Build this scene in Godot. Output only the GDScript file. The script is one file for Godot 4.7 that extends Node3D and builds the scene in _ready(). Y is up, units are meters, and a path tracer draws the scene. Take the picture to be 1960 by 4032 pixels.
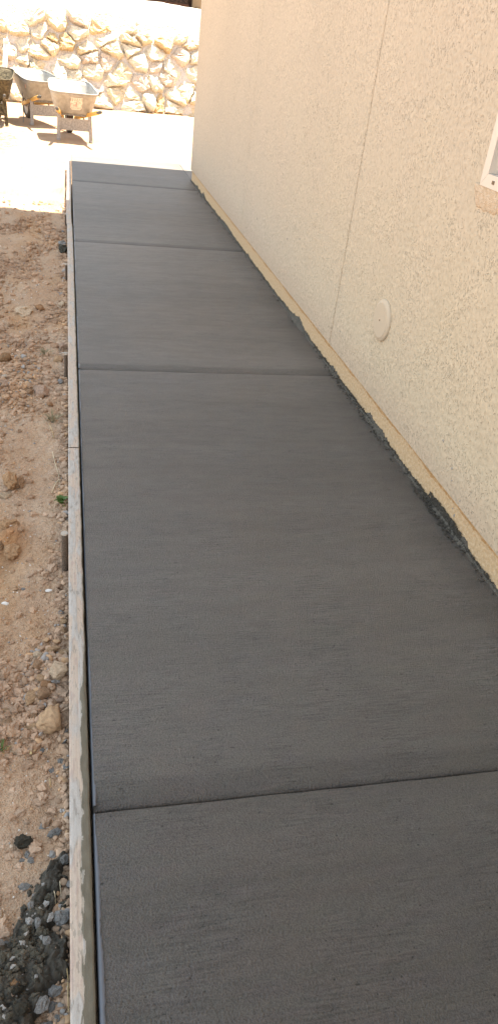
extends Node3D

const SHADE_X := 0.25                  # how far a shadow runs per metre of height, towards -x ...
const SHADE_Z := 0.30                  # ... and towards +z
var rng := RandomNumberGenerator.new()
var M := {}                             # materials
var rocks_fine: Array[ArrayMesh] = []
var rocks_mid: Array[ArrayMesh] = []
var lumps: Array[ArrayMesh] = []
var pebble_meshes: Array[ArrayMesh] = []
var n_big := FastNoiseLite.new()
var n_mid := FastNoiseLite.new()
var n_fine := FastNoiseLite.new()
var n_cell := FastNoiseLite.new()
var used := {}


func _ready() -> void:
	rng.seed = 7
	# ---------------------------------------------------------------- camera
	var cam := Camera3D.new()
	cam.name = "camera"
	add_child(cam)
	var bas := Basis(Vector3(0.97389, 0.10975, 0.19873), Vector3(0.01672, 0.83832, -0.54491), Vector3(-0.2264, 0.53401, 0.8146)).orthonormalized()
	cam.transform = Transform3D(bas, Vector3(0, 1.31, 0))
	cam.keep_aspect = Camera3D.KEEP_HEIGHT
	cam.fov = 68.9
	cam.near = 0.05
	cam.far = 900.0
	cam.current = true
	# ---------------------------------------------------------------- sky, sun, exposure
	var sky_mat := ProceduralSkyMaterial.new()
	sky_mat.sky_top_color = Color(0.455, 0.4925, 0.53)
	sky_mat.sky_horizon_color = Color(0.69, 0.68, 0.665)
	sky_mat.sky_curve = 0.16
	sky_mat.ground_bottom_color = Color(0.42, 0.36, 0.3)
	sky_mat.ground_horizon_color = Color(0.58, 0.55, 0.5)
	sky_mat.sun_angle_max = 8.0
	sky_mat.sky_energy_multiplier = 1.08
	var sky := Sky.new()
	sky.sky_material = sky_mat
	var env := Environment.new()
	env.background_mode = Environment.BG_SKY
	env.sky = sky
	env.tonemap_mode = Environment.TONE_MAPPER_LINEAR
	env.tonemap_exposure = 5.55
	env.sdfgi_enabled = true
	env.ssao_enabled = true
	env.ssil_enabled = true
	var we := WorldEnvironment.new()
	we.name = "world_environment"
	we.environment = env
	add_child(we)
	var sun := DirectionalLight3D.new()
	sun.name = "sun"
	sun.light_energy = 1.2
	sun.light_color = Color(1.0, 0.95, 0.87)
	sun.light_angular_distance = 0.5
	sun.shadow_enabled = true
	sun.basis = Basis.looking_at(Vector3(-SHADE_X, -1, SHADE_Z).normalized(), Vector3.UP)
	add_child(sun)
	# ---------------------------------------------------------------- preparations
	noises()
	materials()
	for i in 6:
		rocks_fine.append(rock_mesh(3, 100 + i, 9, 0.12))
	for i in 8:
		rocks_mid.append(rock_mesh(2, 200 + i, 6, 0.10))
	for i in 8:
		lumps.append(rock_mesh(2, 400 + i, 3, 0.26, false))
	for i in 3:
		pebble_meshes.append(rock_mesh(1, 300 + i, 5, 0.14, false))
	# ---------------------------------------------------------------- the large structure
	build_ground()
	build_walkway()
	build_house()
	build_stone_wall()
	build_upper_building()
	# ---------------------------------------------------------------- objects
	build_boards()
	build_stakes()
	build_barrows()
	build_yard_things()
	build_rocks()
	build_spill()
	build_plants()
	build_gravel()


# ==================================================================== helpers
func lin(r: float, g: float, b: float) -> Color:
	return Color(r, g, b).linear_to_srgb()

func numbered(called: String) -> String:
	var n: int = used.get(called, 0)
	used[called] = n + 1
	return called if n == 0 else "%s_%03d" % [called, n]

func tag(o: Node, label: String, category: String, group := "", kind := "") -> Node:
	if label: o.set_meta("label", label)
	if category: o.set_meta("category", category)
	if group: o.set_meta("group", group)
	if kind: o.set_meta("kind", kind)
	return o

func thing(called: String, label: String, category: String, at := Vector3.ZERO, turn := 0.0, group := "") -> Node3D:
	var o := Node3D.new()
	o.name = numbered(called)
	o.position = at
	o.rotation.y = turn
	add_child(o)
	tag(o, label, category, group)
	return o

func put(called: String, mesh: Mesh, mat: Material, parent: Node = null) -> MeshInstance3D:
	var o := MeshInstance3D.new()
	o.mesh = mesh
	o.material_override = mat
	if parent == null or parent == self:
		o.name = numbered(called)
		add_child(o)
	else:
		var n := 0
		while parent.has_node(called if n == 0 else "%s_%03d" % [called, n]):
			n += 1
		o.name = called if n == 0 else "%s_%03d" % [called, n]
		parent.add_child(o)
	return o

func sub(called: String, parent: Node) -> Node3D:
	var o := Node3D.new()
	var n := 0
	while parent.has_node(called if n == 0 else "%s_%03d" % [called, n]):
		n += 1
	o.name = called if n == 0 else "%s_%03d" % [called, n]
	parent.add_child(o)
	return o

func begin(smooth := false) -> SurfaceTool:
	var st := SurfaceTool.new()
	st.begin(Mesh.PRIMITIVE_TRIANGLES)
	st.set_smooth_group(0 if smooth else -1)
	return st

func done(st: SurfaceTool) -> ArrayMesh:
	st.generate_normals()
	return st.commit()

# faces are given counter-clockwise as seen from outside and emitted clockwise
func tri(st: SurfaceTool, a: Vector3, b: Vector3, c: Vector3) -> void:
	st.add_vertex(a); st.add_vertex(c); st.add_vertex(b)

func quad(st: SurfaceTool, a: Vector3, b: Vector3, c: Vector3, d: Vector3) -> void:
	tri(st, a, b, c); tri(st, a, c, d)

func bx(st: SurfaceTool, c: Vector3, size: Vector3, bev := 0.003, b := Basis()) -> void:
	var h := size * 0.5
	bev = minf(bev, minf(h.x, minf(h.y, h.z)) * 0.6)
	var ax := [Vector3.RIGHT, Vector3.UP, Vector3.BACK]
	var at := func(s: Array, k: int) -> Vector3:
		var p := Vector3(s[0] * (h.x - (0.0 if k == 0 else bev)), s[1] * (h.y - (0.0 if k == 1 else bev)), s[2] * (h.z - (0.0 if k == 2 else bev)))
		return c + b * p
	for k in 3:
		var i := (k + 1) % 3
		var j := (k + 2) % 3
		for s in [-1, 1]:
			var q := []
			for ij in [[-1, -1], [1, -1], [1, 1], [-1, 1]]:
				var v := [0, 0, 0]
				v[k] = s; v[i] = ij[0]; v[j] = ij[1]
				q.append(at.call(v, k))
			if s > 0: quad(st, q[0], q[1], q[2], q[3])
			else: quad(st, q[3], q[2], q[1], q[0])
		for s in [-1, 1]:
			for t in [-1, 1]:
				var v0 := [0, 0, 0]
				var v1 := [0, 0, 0]
				v0[k] = -1; v0[i] = s; v0[j] = t
				v1[k] = 1; v1[i] = s; v1[j] = t
				var a: Vector3 = at.call(v0, i)
				var b2: Vector3 = at.call(v1, i)
				var c2: Vector3 = at.call(v1, j)
				var d: Vector3 = at.call(v0, j)
				if s * t > 0: quad(st, a, d, c2, b2)
				else: quad(st, a, b2, c2, d)
	for s in [-1, 1]:
		for t in [-1, 1]:
			for u in [-1, 1]:
				var v := [s, t, u]
				var a: Vector3 = at.call(v, 0)
				var b2: Vector3 = at.call(v, 1)
				var c2: Vector3 = at.call(v, 2)
				if s * t * u > 0: tri(st, a, b2, c2)
				else: tri(st, a, c2, b2)

func box_mesh(c: Vector3, size: Vector3, bev := 0.003) -> ArrayMesh:
	var st := begin()
	bx(st, c, size, bev)
	return done(st)

func frame_at(dir: Vector3) -> Basis:
	var up := Vector3.UP if absf(dir.y) < 0.9 else Vector3.RIGHT
	var x := up.cross(dir).normalized()
	return Basis(x, dir.cross(x).normalized(), dir)

func bar(st: SurfaceTool, a: Vector3, b: Vector3, w: float, h: float, bev := 0.003) -> void:
	bx(st, (a + b) * 0.5, Vector3(w, h, a.distance_to(b)), bev, frame_at((b - a).normalized()))

func tube(st: SurfaceTool, path: Array, radii: Array, sides := 10, closed := false) -> void:
	var rings := []
	var n := path.size()
	for i in n:
		var p: Vector3 = path[i]
		var d: Vector3
		if closed: d = (path[(i + 1) % n] - path[(i - 1 + n) % n]).normalized()
		else: d = (path[mini(i + 1, n - 1)] - path[maxi(i - 1, 0)]).normalized()
		var f := frame_at(d)
		var r: float = radii[mini(i, radii.size() - 1)]
		var ring := []
		for k in sides:
			var a := TAU * k / sides
			ring.append(p + (f.x * cos(a) + f.y * sin(a)) * r)
		rings.append(ring)
	for i in (n if closed else n - 1):
		for k in sides:
			var k2 := (k + 1) % sides
			quad(st, rings[i][k], rings[i][k2], rings[(i + 1) % n][k2], rings[(i + 1) % n][k])
	if not closed:
		for k in sides:
			var k2 := (k + 1) % sides
			tri(st, path[0], rings[0][k2], rings[0][k])
			tri(st, path[n - 1], rings[n - 1][k], rings[n - 1][k2])

func lathe(st: SurfaceTool, profile: Array, c: Vector3, axis: Basis, sides := 24) -> void:
	# profile: Vector2(radius, along axis.y)
	for i in profile.size() - 1:
		for k in sides:
			var a0 := TAU * k / sides
			var a1 := TAU * (k + 1) / sides
			var p: Vector2 = profile[i]
			var q: Vector2 = profile[i + 1]
			var v := func(u: Vector2, a: float) -> Vector3: return c + axis * Vector3(u.x * cos(a), u.y, u.x * sin(a))
			quad(st, v.call(p, a1), v.call(p, a0), v.call(q, a0), v.call(q, a1))

# a sheet of nx * nz points from arrays; normals are averaged
func sheet(nx: int, nz: int, verts: PackedVector3Array, uvs := PackedVector2Array(), cols := PackedColorArray(), flip := false) -> ArrayMesh:
	var idx := PackedInt32Array()
	idx.resize((nx - 1) * (nz - 1) * 6)
	var w := 0
	for j in nz - 1:
		for i in nx - 1:
			var a := j * nx + i
			var b := a + 1
			var c := a + nx
			var d := c + 1
			if flip:
				idx[w] = a; idx[w + 1] = c; idx[w + 2] = b; idx[w + 3] = b; idx[w + 4] = c; idx[w + 5] = d
			else:
				idx[w] = a; idx[w + 1] = b; idx[w + 2] = c; idx[w + 3] = b; idx[w + 4] = d; idx[w + 5] = c
			w += 6
	var nor := PackedVector3Array()
	nor.resize(verts.size())
	for j in nz:
		for i in nx:
			var l := verts[j * nx + maxi(i - 1, 0)]
			var r := verts[j * nx + mini(i + 1, nx - 1)]
			var u := verts[maxi(j - 1, 0) * nx + i]
			var d := verts[mini(j + 1, nz - 1) * nx + i]
			var n := (d - u).cross(r - l).normalized()
			nor[j * nx + i] = -n if flip else n
	var arr := []
	arr.resize(Mesh.ARRAY_MAX)
	arr[Mesh.ARRAY_VERTEX] = verts
	arr[Mesh.ARRAY_NORMAL] = nor
	arr[Mesh.ARRAY_INDEX] = idx
	if uvs.size(): arr[Mesh.ARRAY_TEX_UV] = uvs
	if cols.size(): arr[Mesh.ARRAY_COLOR] = cols
	var m := ArrayMesh.new()
	m.add_surface_from_arrays(Mesh.PRIMITIVE_TRIANGLES, arr)
	return m

func rock_mesh(level: int, sd: int, cuts: int, rough: float, smooth := true) -> ArrayMesh:
	var r := RandomNumberGenerator.new()
	r.seed = sd
	var g := (1.0 + sqrt(5.0)) / 2.0
	var v := PackedVector3Array([Vector3(-1, g, 0), Vector3(1, g, 0), Vector3(-1, -g, 0), Vector3(1, -g, 0), Vector3(0, -1, g), Vector3(0, 1, g), Vector3(0, -1, -g), Vector3(0, 1, -g), Vector3(g, 0, -1), Vector3(g, 0, 1), Vector3(-g, 0, -1), Vector3(-g, 0, 1)])
	for i in v.size(): v[i] = v[i].normalized()
	var f := PackedInt32Array([0, 11, 5, 0, 5, 1, 0, 1, 7, 0, 7, 10, 0, 10, 11, 1, 5, 9, 5, 11, 4, 11, 10, 2, 10, 7, 6, 7, 1, 8, 3, 9, 4, 3, 4, 2, 3, 2, 6, 3, 6, 8, 3, 8, 9, 4, 9, 5, 2, 4, 11, 6, 2, 10, 8, 6, 7, 9, 8, 1])
	for l in level:
		var mid := {}
		var nf := PackedInt32Array()
		for t in range(0, f.size(), 3):
			var m := []
			for e in 3:
				var a := f[t + e]
				var b := f[t + (e + 1) % 3]
				var key := mini(a, b) * 100000 + maxi(a, b)
				if not mid.has(key):
					mid[key] = v.size()
					v.append(((v[a] + v[b]) * 0.5).normalized())
				m.append(mid[key])
			nf.append_array(PackedInt32Array([f[t], m[0], m[2], f[t + 1], m[1], m[0], f[t + 2], m[2], m[1], m[0], m[1], m[2]]))
		f = nf
	var nz := FastNoiseLite.new()
	nz.seed = sd
	nz.noise_type = FastNoiseLite.TYPE_SIMPLEX_SMOOTH
	nz.frequency = 1.1
	nz.fractal_octaves = 4
	var planes := []
	for c in cuts:
		var d := Vector3(r.randf_range(-1, 1), r.randf_range(-0.5, 1), r.randf_range(-1, 1)).normalized()
		planes.append([d, r.randf_range(0.55, 0.85)])
	for i in v.size():
		var p := v[i]
		for pl in planes:
			var over: float = p.dot(pl[0]) - pl[1]
			if over > 0.0: p -= pl[0] * over * 0.92
		p *= 1.0 + nz.get_noise_3dv(v[i]) * rough * 2.0 + nz.get_noise_3dv(v[i] * 4.0 + Vector3(9, 3, 1)) * rough * 0.6
		v[i] = p
	var st := begin(smooth)
	for t in range(0, f.size(), 3):
		tri(st, v[f[t]], v[f[t + 1]], v[f[t + 2]])
	return done(st)


# ==================================================================== noises and textures
func noises() -> void:
	for s in [[n_big, 1, 0.9, 3], [n_mid, 2, 6.0, 4], [n_fine, 3, 40.0, 3]]:
		var n: FastNoiseLite = s[0]
		n.seed = s[1]
		n.noise_type = FastNoiseLite.TYPE_SIMPLEX_SMOOTH
		n.frequency = s[2]
		n.fractal_octaves = s[3]
	n_cell.seed = 5
	n_cell.noise_type = FastNoiseLite.TYPE_CELLULAR
	n_cell.cellular_return_type = FastNoiseLite.RETURN_DISTANCE
	n_cell.frequency = 55.0
	n_cell.fractal_type = FastNoiseLite.FRACTAL_NONE

func field(w: int, h: int, sd: int, freq: float, oct := 4, kind := FastNoiseLite.TYPE_SIMPLEX_SMOOTH) -> PackedByteArray:
	var n := FastNoiseLite.new()
	n.seed = sd
	n.noise_type = kind
	n.frequency = freq
	n.fractal_octaves = oct
	var im := n.get_seamless_image(w, h)
	im.convert(Image.FORMAT_L8)
	return im.get_data()

func stretched(w: int, h: int, sd: int, freq: float, sx: int, sy: int, oct := 3) -> PackedByteArray:
	var n := FastNoiseLite.new()
	n.seed = sd
	n.frequency = freq
	n.fractal_octaves = oct
	var im := n.get_seamless_image(w / sx, h / sy)
	im.convert(Image.FORMAT_L8)
	im.resize(w, h, Image.INTERPOLATE_CUBIC)
	return im.get_data()

func grey(w: int, h: int, d: PackedByteArray) -> ImageTexture:
	return ImageTexture.create_from_image(Image.create_from_data(w, h, false, Image.FORMAT_L8, d))

func rgbtex(w: int, h: int, d: PackedByteArray) -> ImageTexture:
	return ImageTexture.create_from_image(Image.create_from_data(w, h, false, Image.FORMAT_RGB8, d))

func b8(x: float) -> int:
	return clampi(int(x * 255.0), 0, 255)

# colour texture: a list of [linear colour a, linear colour b] mixed by noise, with grain
func mottled(w: int, h: int, sd: int, ca: Color, cb: Color, freq := 0.012, grain := 0.12, cc := Color(-1, 0, 0), spots := 0.0) -> ImageTexture:
	var a := field(w, h, sd, freq, 5)
	var s := field(w, h, sd + 1, freq * 3.0, 4)
	var r := RandomNumberGenerator.new()
	r.seed = sd
	var d := PackedByteArray()
	d.resize(w * h * 3)
	for i in w * h:
		var t := clampf((a[i] / 255.0 - 0.3) * 2.2, 0, 1)
		var c := ca.lerp(cb, t)
		if spots > 0.0 and s[i] > 255.0 * (1.0 - spots): c = c.lerp(cc, 0.75)
		var k := 1.0 + (r.randf() - 0.5) * 2.0 * grain + (s[i] / 255.0 - 0.5) * grain
		c = Color(c.r * k, c.g * k, c.b * k).clamp().linear_to_srgb()
		d[i * 3] = b8(c.r); d[i * 3 + 1] = b8(c.g); d[i * 3 + 2] = b8(c.b)
	return rgbtex(w, h, d)

func std(color: Color, rough := 0.8, tex: Texture2D = null, metal := 0.0) -> StandardMaterial3D:
	var m := StandardMaterial3D.new()
	m.albedo_color = color
	m.roughness = rough
	m.metallic = metal
	m.albedo_texture = tex
	return m

func tri_map(m: StandardMaterial3D, scale: float, height: Texture2D = null, cm := 0.3, world := false) -> StandardMaterial3D:
	m.uv1_triplanar = true
	m.uv1_world_triplanar = world
	m.uv1_scale = Vector3.ONE * scale
	if height:
		m.heightmap_enabled = true
		m.heightmap_texture = height
		m.heightmap_scale = cm
	return m

func materials() -> void:
	var r := RandomNumberGenerator.new()
	r.seed = 11
	# --- dirt: fine sandy grain with pits and crumbs
	var w := 1024
	var da := field(w, w, 21, 0.01, 5)
	var db := field(w, w, 22, 0.05, 4)
	var dc := field(w, w, 23, 0.16, 2)
	var hd := PackedByteArray()
	var cd := PackedByteArray()
	hd.resize(w * w)
	cd.resize(w * w * 3)
	for i in w * w:
		var e := r.randf()
		hd[i] = b8(0.15 + da[i] / 255.0 * 0.3 + db[i] / 255.0 * 0.3 + dc[i] / 255.0 * 0.22 + e * 0.05)
		var k := 0.86 + (db[i] / 255.0 - 0.5) * 0.3 + (dc[i] / 255.0 - 0.5) * 0.22 + (e - 0.5) * 0.14
		var t := da[i] / 255.0
		var c := Color(k * 0.97, k * lerpf(0.93, 0.985, t), k * lerpf(0.86, 0.99, t))
		if e > 0.994: c = Color(1.0, 1.0, 1.0)
		elif e < 0.006: c = Color(k * 0.55, k * 0.52, k * 0.5)
		c = c.clamp().linear_to_srgb()
		cd[i * 3] = b8(c.r); cd[i * 3 + 1] = b8(c.g); cd[i * 3 + 2] = b8(c.b)
	M.dirt_height = grey(w, w, hd)
	M.dirt = std(Color.WHITE, 0.95, rgbtex(w, w, cd))
	M.dirt.vertex_color_use_as_albedo = true
	M.dirt.metallic_specular = 0.25
	M.dirt.heightmap_enabled = true
	M.dirt.heightmap_texture = M.dirt_height
	M.dirt.heightmap_scale = 1.5
	# --- wet concrete: broom lines across the walk (along u), sand grain, pits
	var cw := 1024
	var ch := 2048
	var br := stretched(cw, ch, 31, 0.24, 20, 1, 3)
	var bs := stretched(cw, ch, 32, 0.05, 8, 2, 4)
	var lf := field(cw, ch, 33, 0.006, 4)
	var gr := field(cw, ch, 34, 0.22, 2)
	var ph := PackedByteArray()
	var pc := PackedByteArray()
	var pr := PackedByteArray()
	ph.resize(cw * ch); pc.resize(cw * ch * 3); pr.resize(cw * ch)
	for i in cw * ch:
		var e := r.randf()
		var lines: float = (br[i] / 255.0 - 0.5) * clampf((lf[i] / 255.0 - 0.30) * 3.0, 0.15, 1.0)
		var gn: float = gr[i] / 255.0 - 0.5
		ph[i] = b8(0.5 + lines * 0.42 + gn * 0.42 + (e - 0.5) * 0.40)
		var k := 0.74 + lines * 0.62 + gn * 0.34 + (bs[i] / 255.0 - 0.5) * 0.10 + (e - 0.5) * 0.62
		if e > 0.9985: k = 1.0
		k = clampf(k, 0.2, 1.0)
		var t := lf[i] / 255.0
		var c := Color(k, k * lerpf(0.955, 0.985, t), k * lerpf(0.90, 0.97, t)).linear_to_srgb()
		pc[i * 3] = b8(c.r); pc[i * 3 + 1] = b8(c.g); pc[i * 3 + 2] = b8(c.b)
		pr[i] = b8(0.54 + lines * 0.15 - (bs[i] / 255.0 - 0.5) * 0.08 + gn * 0.2)
	# scattered air pits
	for n in 5200:
		var x := r.randi_range(4, cw - 5)
		var y := r.randi_range(4, ch - 5)
		if lf[y * cw + x] < 95 + r.randi() % 90: continue
		var len := r.randi_range(1, 3) if r.randf() < 0.9 else r.randi_range(3, 8)
		var rows := 1 if r.randf() < 0.7 else 2
		for q in len:
			for o in rows:
				var at := (y + o) * cw + (x + q) % cw
				ph[at] = maxi(ph[at] - 110, 0)
				for k3 in 3: pc[at * 3 + k3] = int(pc[at * 3 + k3] * 0.45)
	M.concrete_height = grey(cw, ch, ph)
	M.concrete = std(lin(1, 1, 1), 1.0, rgbtex(cw, ch, pc))
	M.concrete.vertex_color_use_as_albedo = true
	M.concrete.roughness_texture = grey(cw, ch, pr)
	M.concrete.roughness_texture_channel = BaseMaterial3D.TEXTURE_CHANNEL_RED
	M.concrete.heightmap_enabled = true
	M.concrete.heightmap_texture = M.concrete_height
	M.concrete.heightmap_scale = 0.30
	M.sky_sheen_edge = std(lin(0.118, 0.131, 0.155), 0.34)  # trowelled cement edge, with the sky reflection painted in as a bluish tone
	M.sky_sheen_edge.heightmap_enabled = true
	M.sky_sheen_edge.heightmap_texture = M.concrete_height
	M.sky_sheen_edge.heightmap_scale = 0.05
	# --- stucco: short worm marks, many of them upright, in drifts
	var sw := 2048
	var sh := PackedByteArray()
	var sa := PackedByteArray()
	sh.resize(sw * sw); sa.resize(sw * sw)
	var s0 := field(sw / 2, sw / 2, 41, 0.08, 3)
	var s1 := field(sw / 2, sw / 2, 42, 0.008, 4)
	for y in sw:
		for x in sw:
			var q := (y / 2) * (sw / 2) + x / 2
			sh[y * sw + x] = 150 + int((s0[q] - 128) * 0.45)
			sa[y * sw + x] = 236 + int((s1[q] - 128) * 0.07 + (s0[q] - 128) * 0.10)
	for n in 56000:
		var x := r.randf() * sw
		var y := r.randf() * sw
		var drift: float = s1[(int(y) / 2) * (sw / 2) + int(x) / 2] / 255.0
		if r.randf() > clampf((drift - 0.28) * 2.2, 0.12, 1.0): continue
		var upright := r.randf() < 0.62
		var a := PI / 2 + r.randf_range(-0.28, 0.28) if upright else r.randf() * PI
		var curl := r.randf_range(-0.05, 0.05) if upright else r.randf_range(-0.14, 0.14)
		var len := r.randi_range(3, 9)
		var deep := r.randi_range(40, 130)
		for k in len:
			var fade := sin(PI * (k + 0.5) / len)
			for o in 9:
				var px := posmod(int(x) + o % 3 - 1, sw)
				var py := posmod(int(y) + o / 3 - 1, sw)
				var at := py * sw + px
				var v := deep * fade * (1.0 if o == 4 else 0.4)
				sh[at] = maxi(0, mini(sh[at], int(165 - v)))
				sa[at] = mini(sa[at], int(240 - v * 0.62))
			# a small ridge thrown up beside the mark
			var rx := posmod(int(x + 3 * sin(a)), sw)
			var ry := posmod(int(y - 3 * cos(a)), sw)
			sh[ry * sw + rx] = mini(255, sh[ry * sw + rx] + 26)
			x += cos(a) * 1.6
			y += sin(a) * 1.6
			a += curl
	M.stucco = std(lin(1, 1, 1), 0.92, grey(sw, sw, sa))
	M.stucco.vertex_color_use_as_albedo = true
	M.stucco.metallic_specular = 0.3
	M.stucco.heightmap_enabled = true
	M.stucco.heightmap_texture = grey(sw, sw, sh)
	M.stucco.heightmap_scale = 0.6
	# --- shared grains
	var g512 := grey(512, 512, field(512, 512, 51, 0.05, 5))
	var g256 := grey(256, 256, field(256, 256, 52, 0.06, 4))
	M.foundation = tri_map(std(lin(1, 1, 1), 0.9, mottled(512, 512, 61, Color(0.55, 0.375, 0.205), Color(0.62, 0.455, 0.275), 0.05, 0.16)), 2.2, g512, 0.35)
	M.stain = tri_map(std(lin(1, 1, 1), 0.9, mottled(512, 512, 66, Color(0.46, 0.26, 0.10), Color(0.56, 0.37, 0.19), 0.03, 0.2)), 3.0, g512, 0.3)
	M.plain_stucco = tri_map(std(lin(0.62, 0.51, 0.39), 0.9), 3.0, g512, 0.25)
	M.sill_patch = tri_map(std(lin(1, 1, 1), 0.9, mottled(256, 256, 62, Color(0.52, 0.40, 0.27), Color(0.62, 0.51, 0.38), 0.03, 0.1)), 6.0, g512, 0.3)
	M.cement = tri_map(std(lin(1, 1, 1), 0.92, mottled(512, 512, 63, Color(0.075, 0.066, 0.051), Color(0.145, 0.130, 0.104), 0.03, 0.35)), 9.0, g512, 0.4)
	M.plastic = std(lin(0.50, 0.425, 0.315), 0.6)
	M.vinyl = std(lin(0.60, 0.55, 0.48), 0.4)
	M.fleck = std(lin(0.34, 0.31, 0.265), 0.9)
	M.screw = std(lin(0.16, 0.12, 0.08), 0.5, null, 0.6)
	M.void = std(lin(0.02, 0.02, 0.02), 0.9)
	M.glass = std(Color(0.05, 0.06, 0.06, 0.25), 0.05)
	M.glass.transparency = BaseMaterial3D.TRANSPARENCY_ALPHA
	M.roof = std(lin(0.28, 0.17, 0.11), 0.9)
	M.inner = std(lin(0.3, 0.28, 0.25), 0.9)
	# --- rocks and clods: colour by instance material
	var rock_tex := mottled(512, 512, 71, Color(0.62, 0.62, 0.62), Color(0.96, 0.96, 0.96), 0.012, 0.2, Color(1, 1, 1), 0.1)
	M.rock_height = g512
	for s in [["rock_tan", 0.60, 0.405, 0.245], ["rock_brown", 0.44, 0.285, 0.175], ["rock_red", 0.47, 0.275, 0.15], ["rock_pale", 0.66, 0.51, 0.36], ["rock_pink", 0.52, 0.37, 0.275], ["rock_grey", 0.36, 0.355, 0.35], ["rock_cream", 0.66, 0.57, 0.46], ["rock_orange", 0.53, 0.335, 0.19], ["cement_dry", 0.33, 0.325, 0.31], ["cement_light", 0.43, 0.425, 0.41], ["cement_wet", 0.085, 0.08, 0.063], ["bark", 0.33, 0.2, 0.11]]:
		M[s[0]] = tri_map(std(lin(s[1], s[2], s[3]), 0.95, rock_tex), 0.55, g512, 0.25)
		M[s[0]].metallic_specular = 0.25
	# --- wall stones
	var cream := Color(0.72, 0.64, 0.51)
	for s in [["stone_a", Color(0.68, 0.58, 0.42), Color(0.74, 0.66, 0.50), Color(0.55, 0.34, 0.13), 0.30], ["stone_b", Color(0.66, 0.50, 0.29), Color(0.73, 0.62, 0.45), Color(0.58, 0.36, 0.12), 0.45], ["stone_c", Color(0.66, 0.56, 0.48), cream, Color(0.50, 0.33, 0.25), 0.35], ["stone_d", Color(0.72, 0.64, 0.50), Color(0.77, 0.70, 0.57), Color(0.56, 0.44, 0.28), 0.22]]:
		M[s[0]] = tri_map(std(lin(1, 1, 1), 0.95, mottled(256, 256, 80 + M.size(), s[1], s[2], 0.032, 0.22, s[3], s[4])), 2.2, g256, 3.0, true)
		M[s[0]].metallic_specular = 0.15
	M.mortar = tri_map(std(lin(1, 1, 1), 0.95, mottled(256, 256, 91, Color(0.64, 0.585, 0.525), Color(0.71, 0.655, 0.60), 0.03, 0.12)), 1.2, g256, 4.0, true)
	M.coping = tri_map(std(lin(1, 1, 1), 0.95, mottled(256, 256, 92, Color(0.60, 0.55, 0.47), Color(0.68, 0.63, 0.55), 0.03, 0.1)), 0.8, g256, 3.0, true)
	# --- tools
	M.tray_metal = tri_map(std(lin(1, 1, 1), 0.6, mottled(256, 256, 93, Color(0.30, 0.285, 0.255), Color(0.42, 0.405, 0.375), 0.02, 0.12, Color(0.34, 0.2, 0.1), 0.06)), 2.5, g256, 0.3)
	M.crusted = tri_map(std(lin(1, 1, 1), 0.9, mottled(256, 256, 94, Color(0.05, 0.038, 0.022), Color(0.19, 0.155, 0.09), 0.025, 0.35, Color(0.4, 0.36, 0.28), 0.09)), 3.0, g256, 1.6)
	M.steel = tri_map(std(lin(1, 1, 1), 0.6, mottled(256, 256, 95, Color(0.27, 0.26, 0.25), Color(0.38, 0.37, 0.355), 0.03, 0.12, Color(0.33, 0.19, 0.1), 0.07)), 4.0, g256, 0.2)
	M.handle_wood = tri_map(std(lin(1, 1, 1), 0.65, mottled(256, 256, 96, Color(0.62, 0.36, 0.08), Color(0.72, 0.45, 0.14), 0.03, 0.12)), 5.0, g256, 0.15)
	M.rubber = std(lin(0.10, 0.095, 0.09), 0.8)
	M.tyre = tri_map(std(lin(1, 1, 1), 0.9, mottled(256, 256, 97, Color(0.05, 0.04, 0.032), Color(0.12, 0.09, 0.07), 0.04, 0.2)), 5.0, g256, 0.4)
	M.stake_wood = tri_map(std(lin(1, 1, 1), 0.85, mottled(256, 256, 98, Color(0.075, 0.055, 0.04), Color(0.17, 0.13, 0.095), 0.05, 0.25)), 12.0, g256, 0.25)
	M.stake_top = std(lin(0.46, 0.42, 0.36), 0.9)
	M.wire = std(lin(0.5, 0.48, 0.44), 0.6)
	M.straw = std(lin(0.58, 0.44, 0.22), 0.8)
	M.straw_pale = std(lin(0.62, 0.53, 0.36), 0.8)
	M.leaf = std(lin(0.09, 0.155, 0.035), 0.6)
	M.leaf.backlight_enabled = true
	M.leaf.backlight = lin(0.05, 0.1, 0.01)
	M.dry_leaf = std(lin(0.23, 0.22, 0.13), 0.85)
	M.pipe_white = std(lin(0.76, 0.75, 0.73), 0.45)
	M.dark_timber = tri_map(std(lin(1, 1, 1), 0.85, mottled(256, 256, 99, Color(0.045, 0.022, 0.012), Color(0.085, 0.045, 0.025), 0.03, 0.15)), 1.0, g256, 1.0)
	M.red_timber = std(lin(0.12, 0.045, 0.02), 0.8)
	M.tan_timber = std(lin(0.30, 0.20, 0.11), 0.85)
	M.white_bits = std(lin(0.72, 0.70, 0.66), 0.8)
	# stickers on the tray: pale, torn, with red and grey print
	M.sticker = std(Color.WHITE, 0.6, sticker_texture())
	M.pink_sticker = std(lin(0.62, 0.42, 0.35), 0.6)
	board_material(r)

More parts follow.
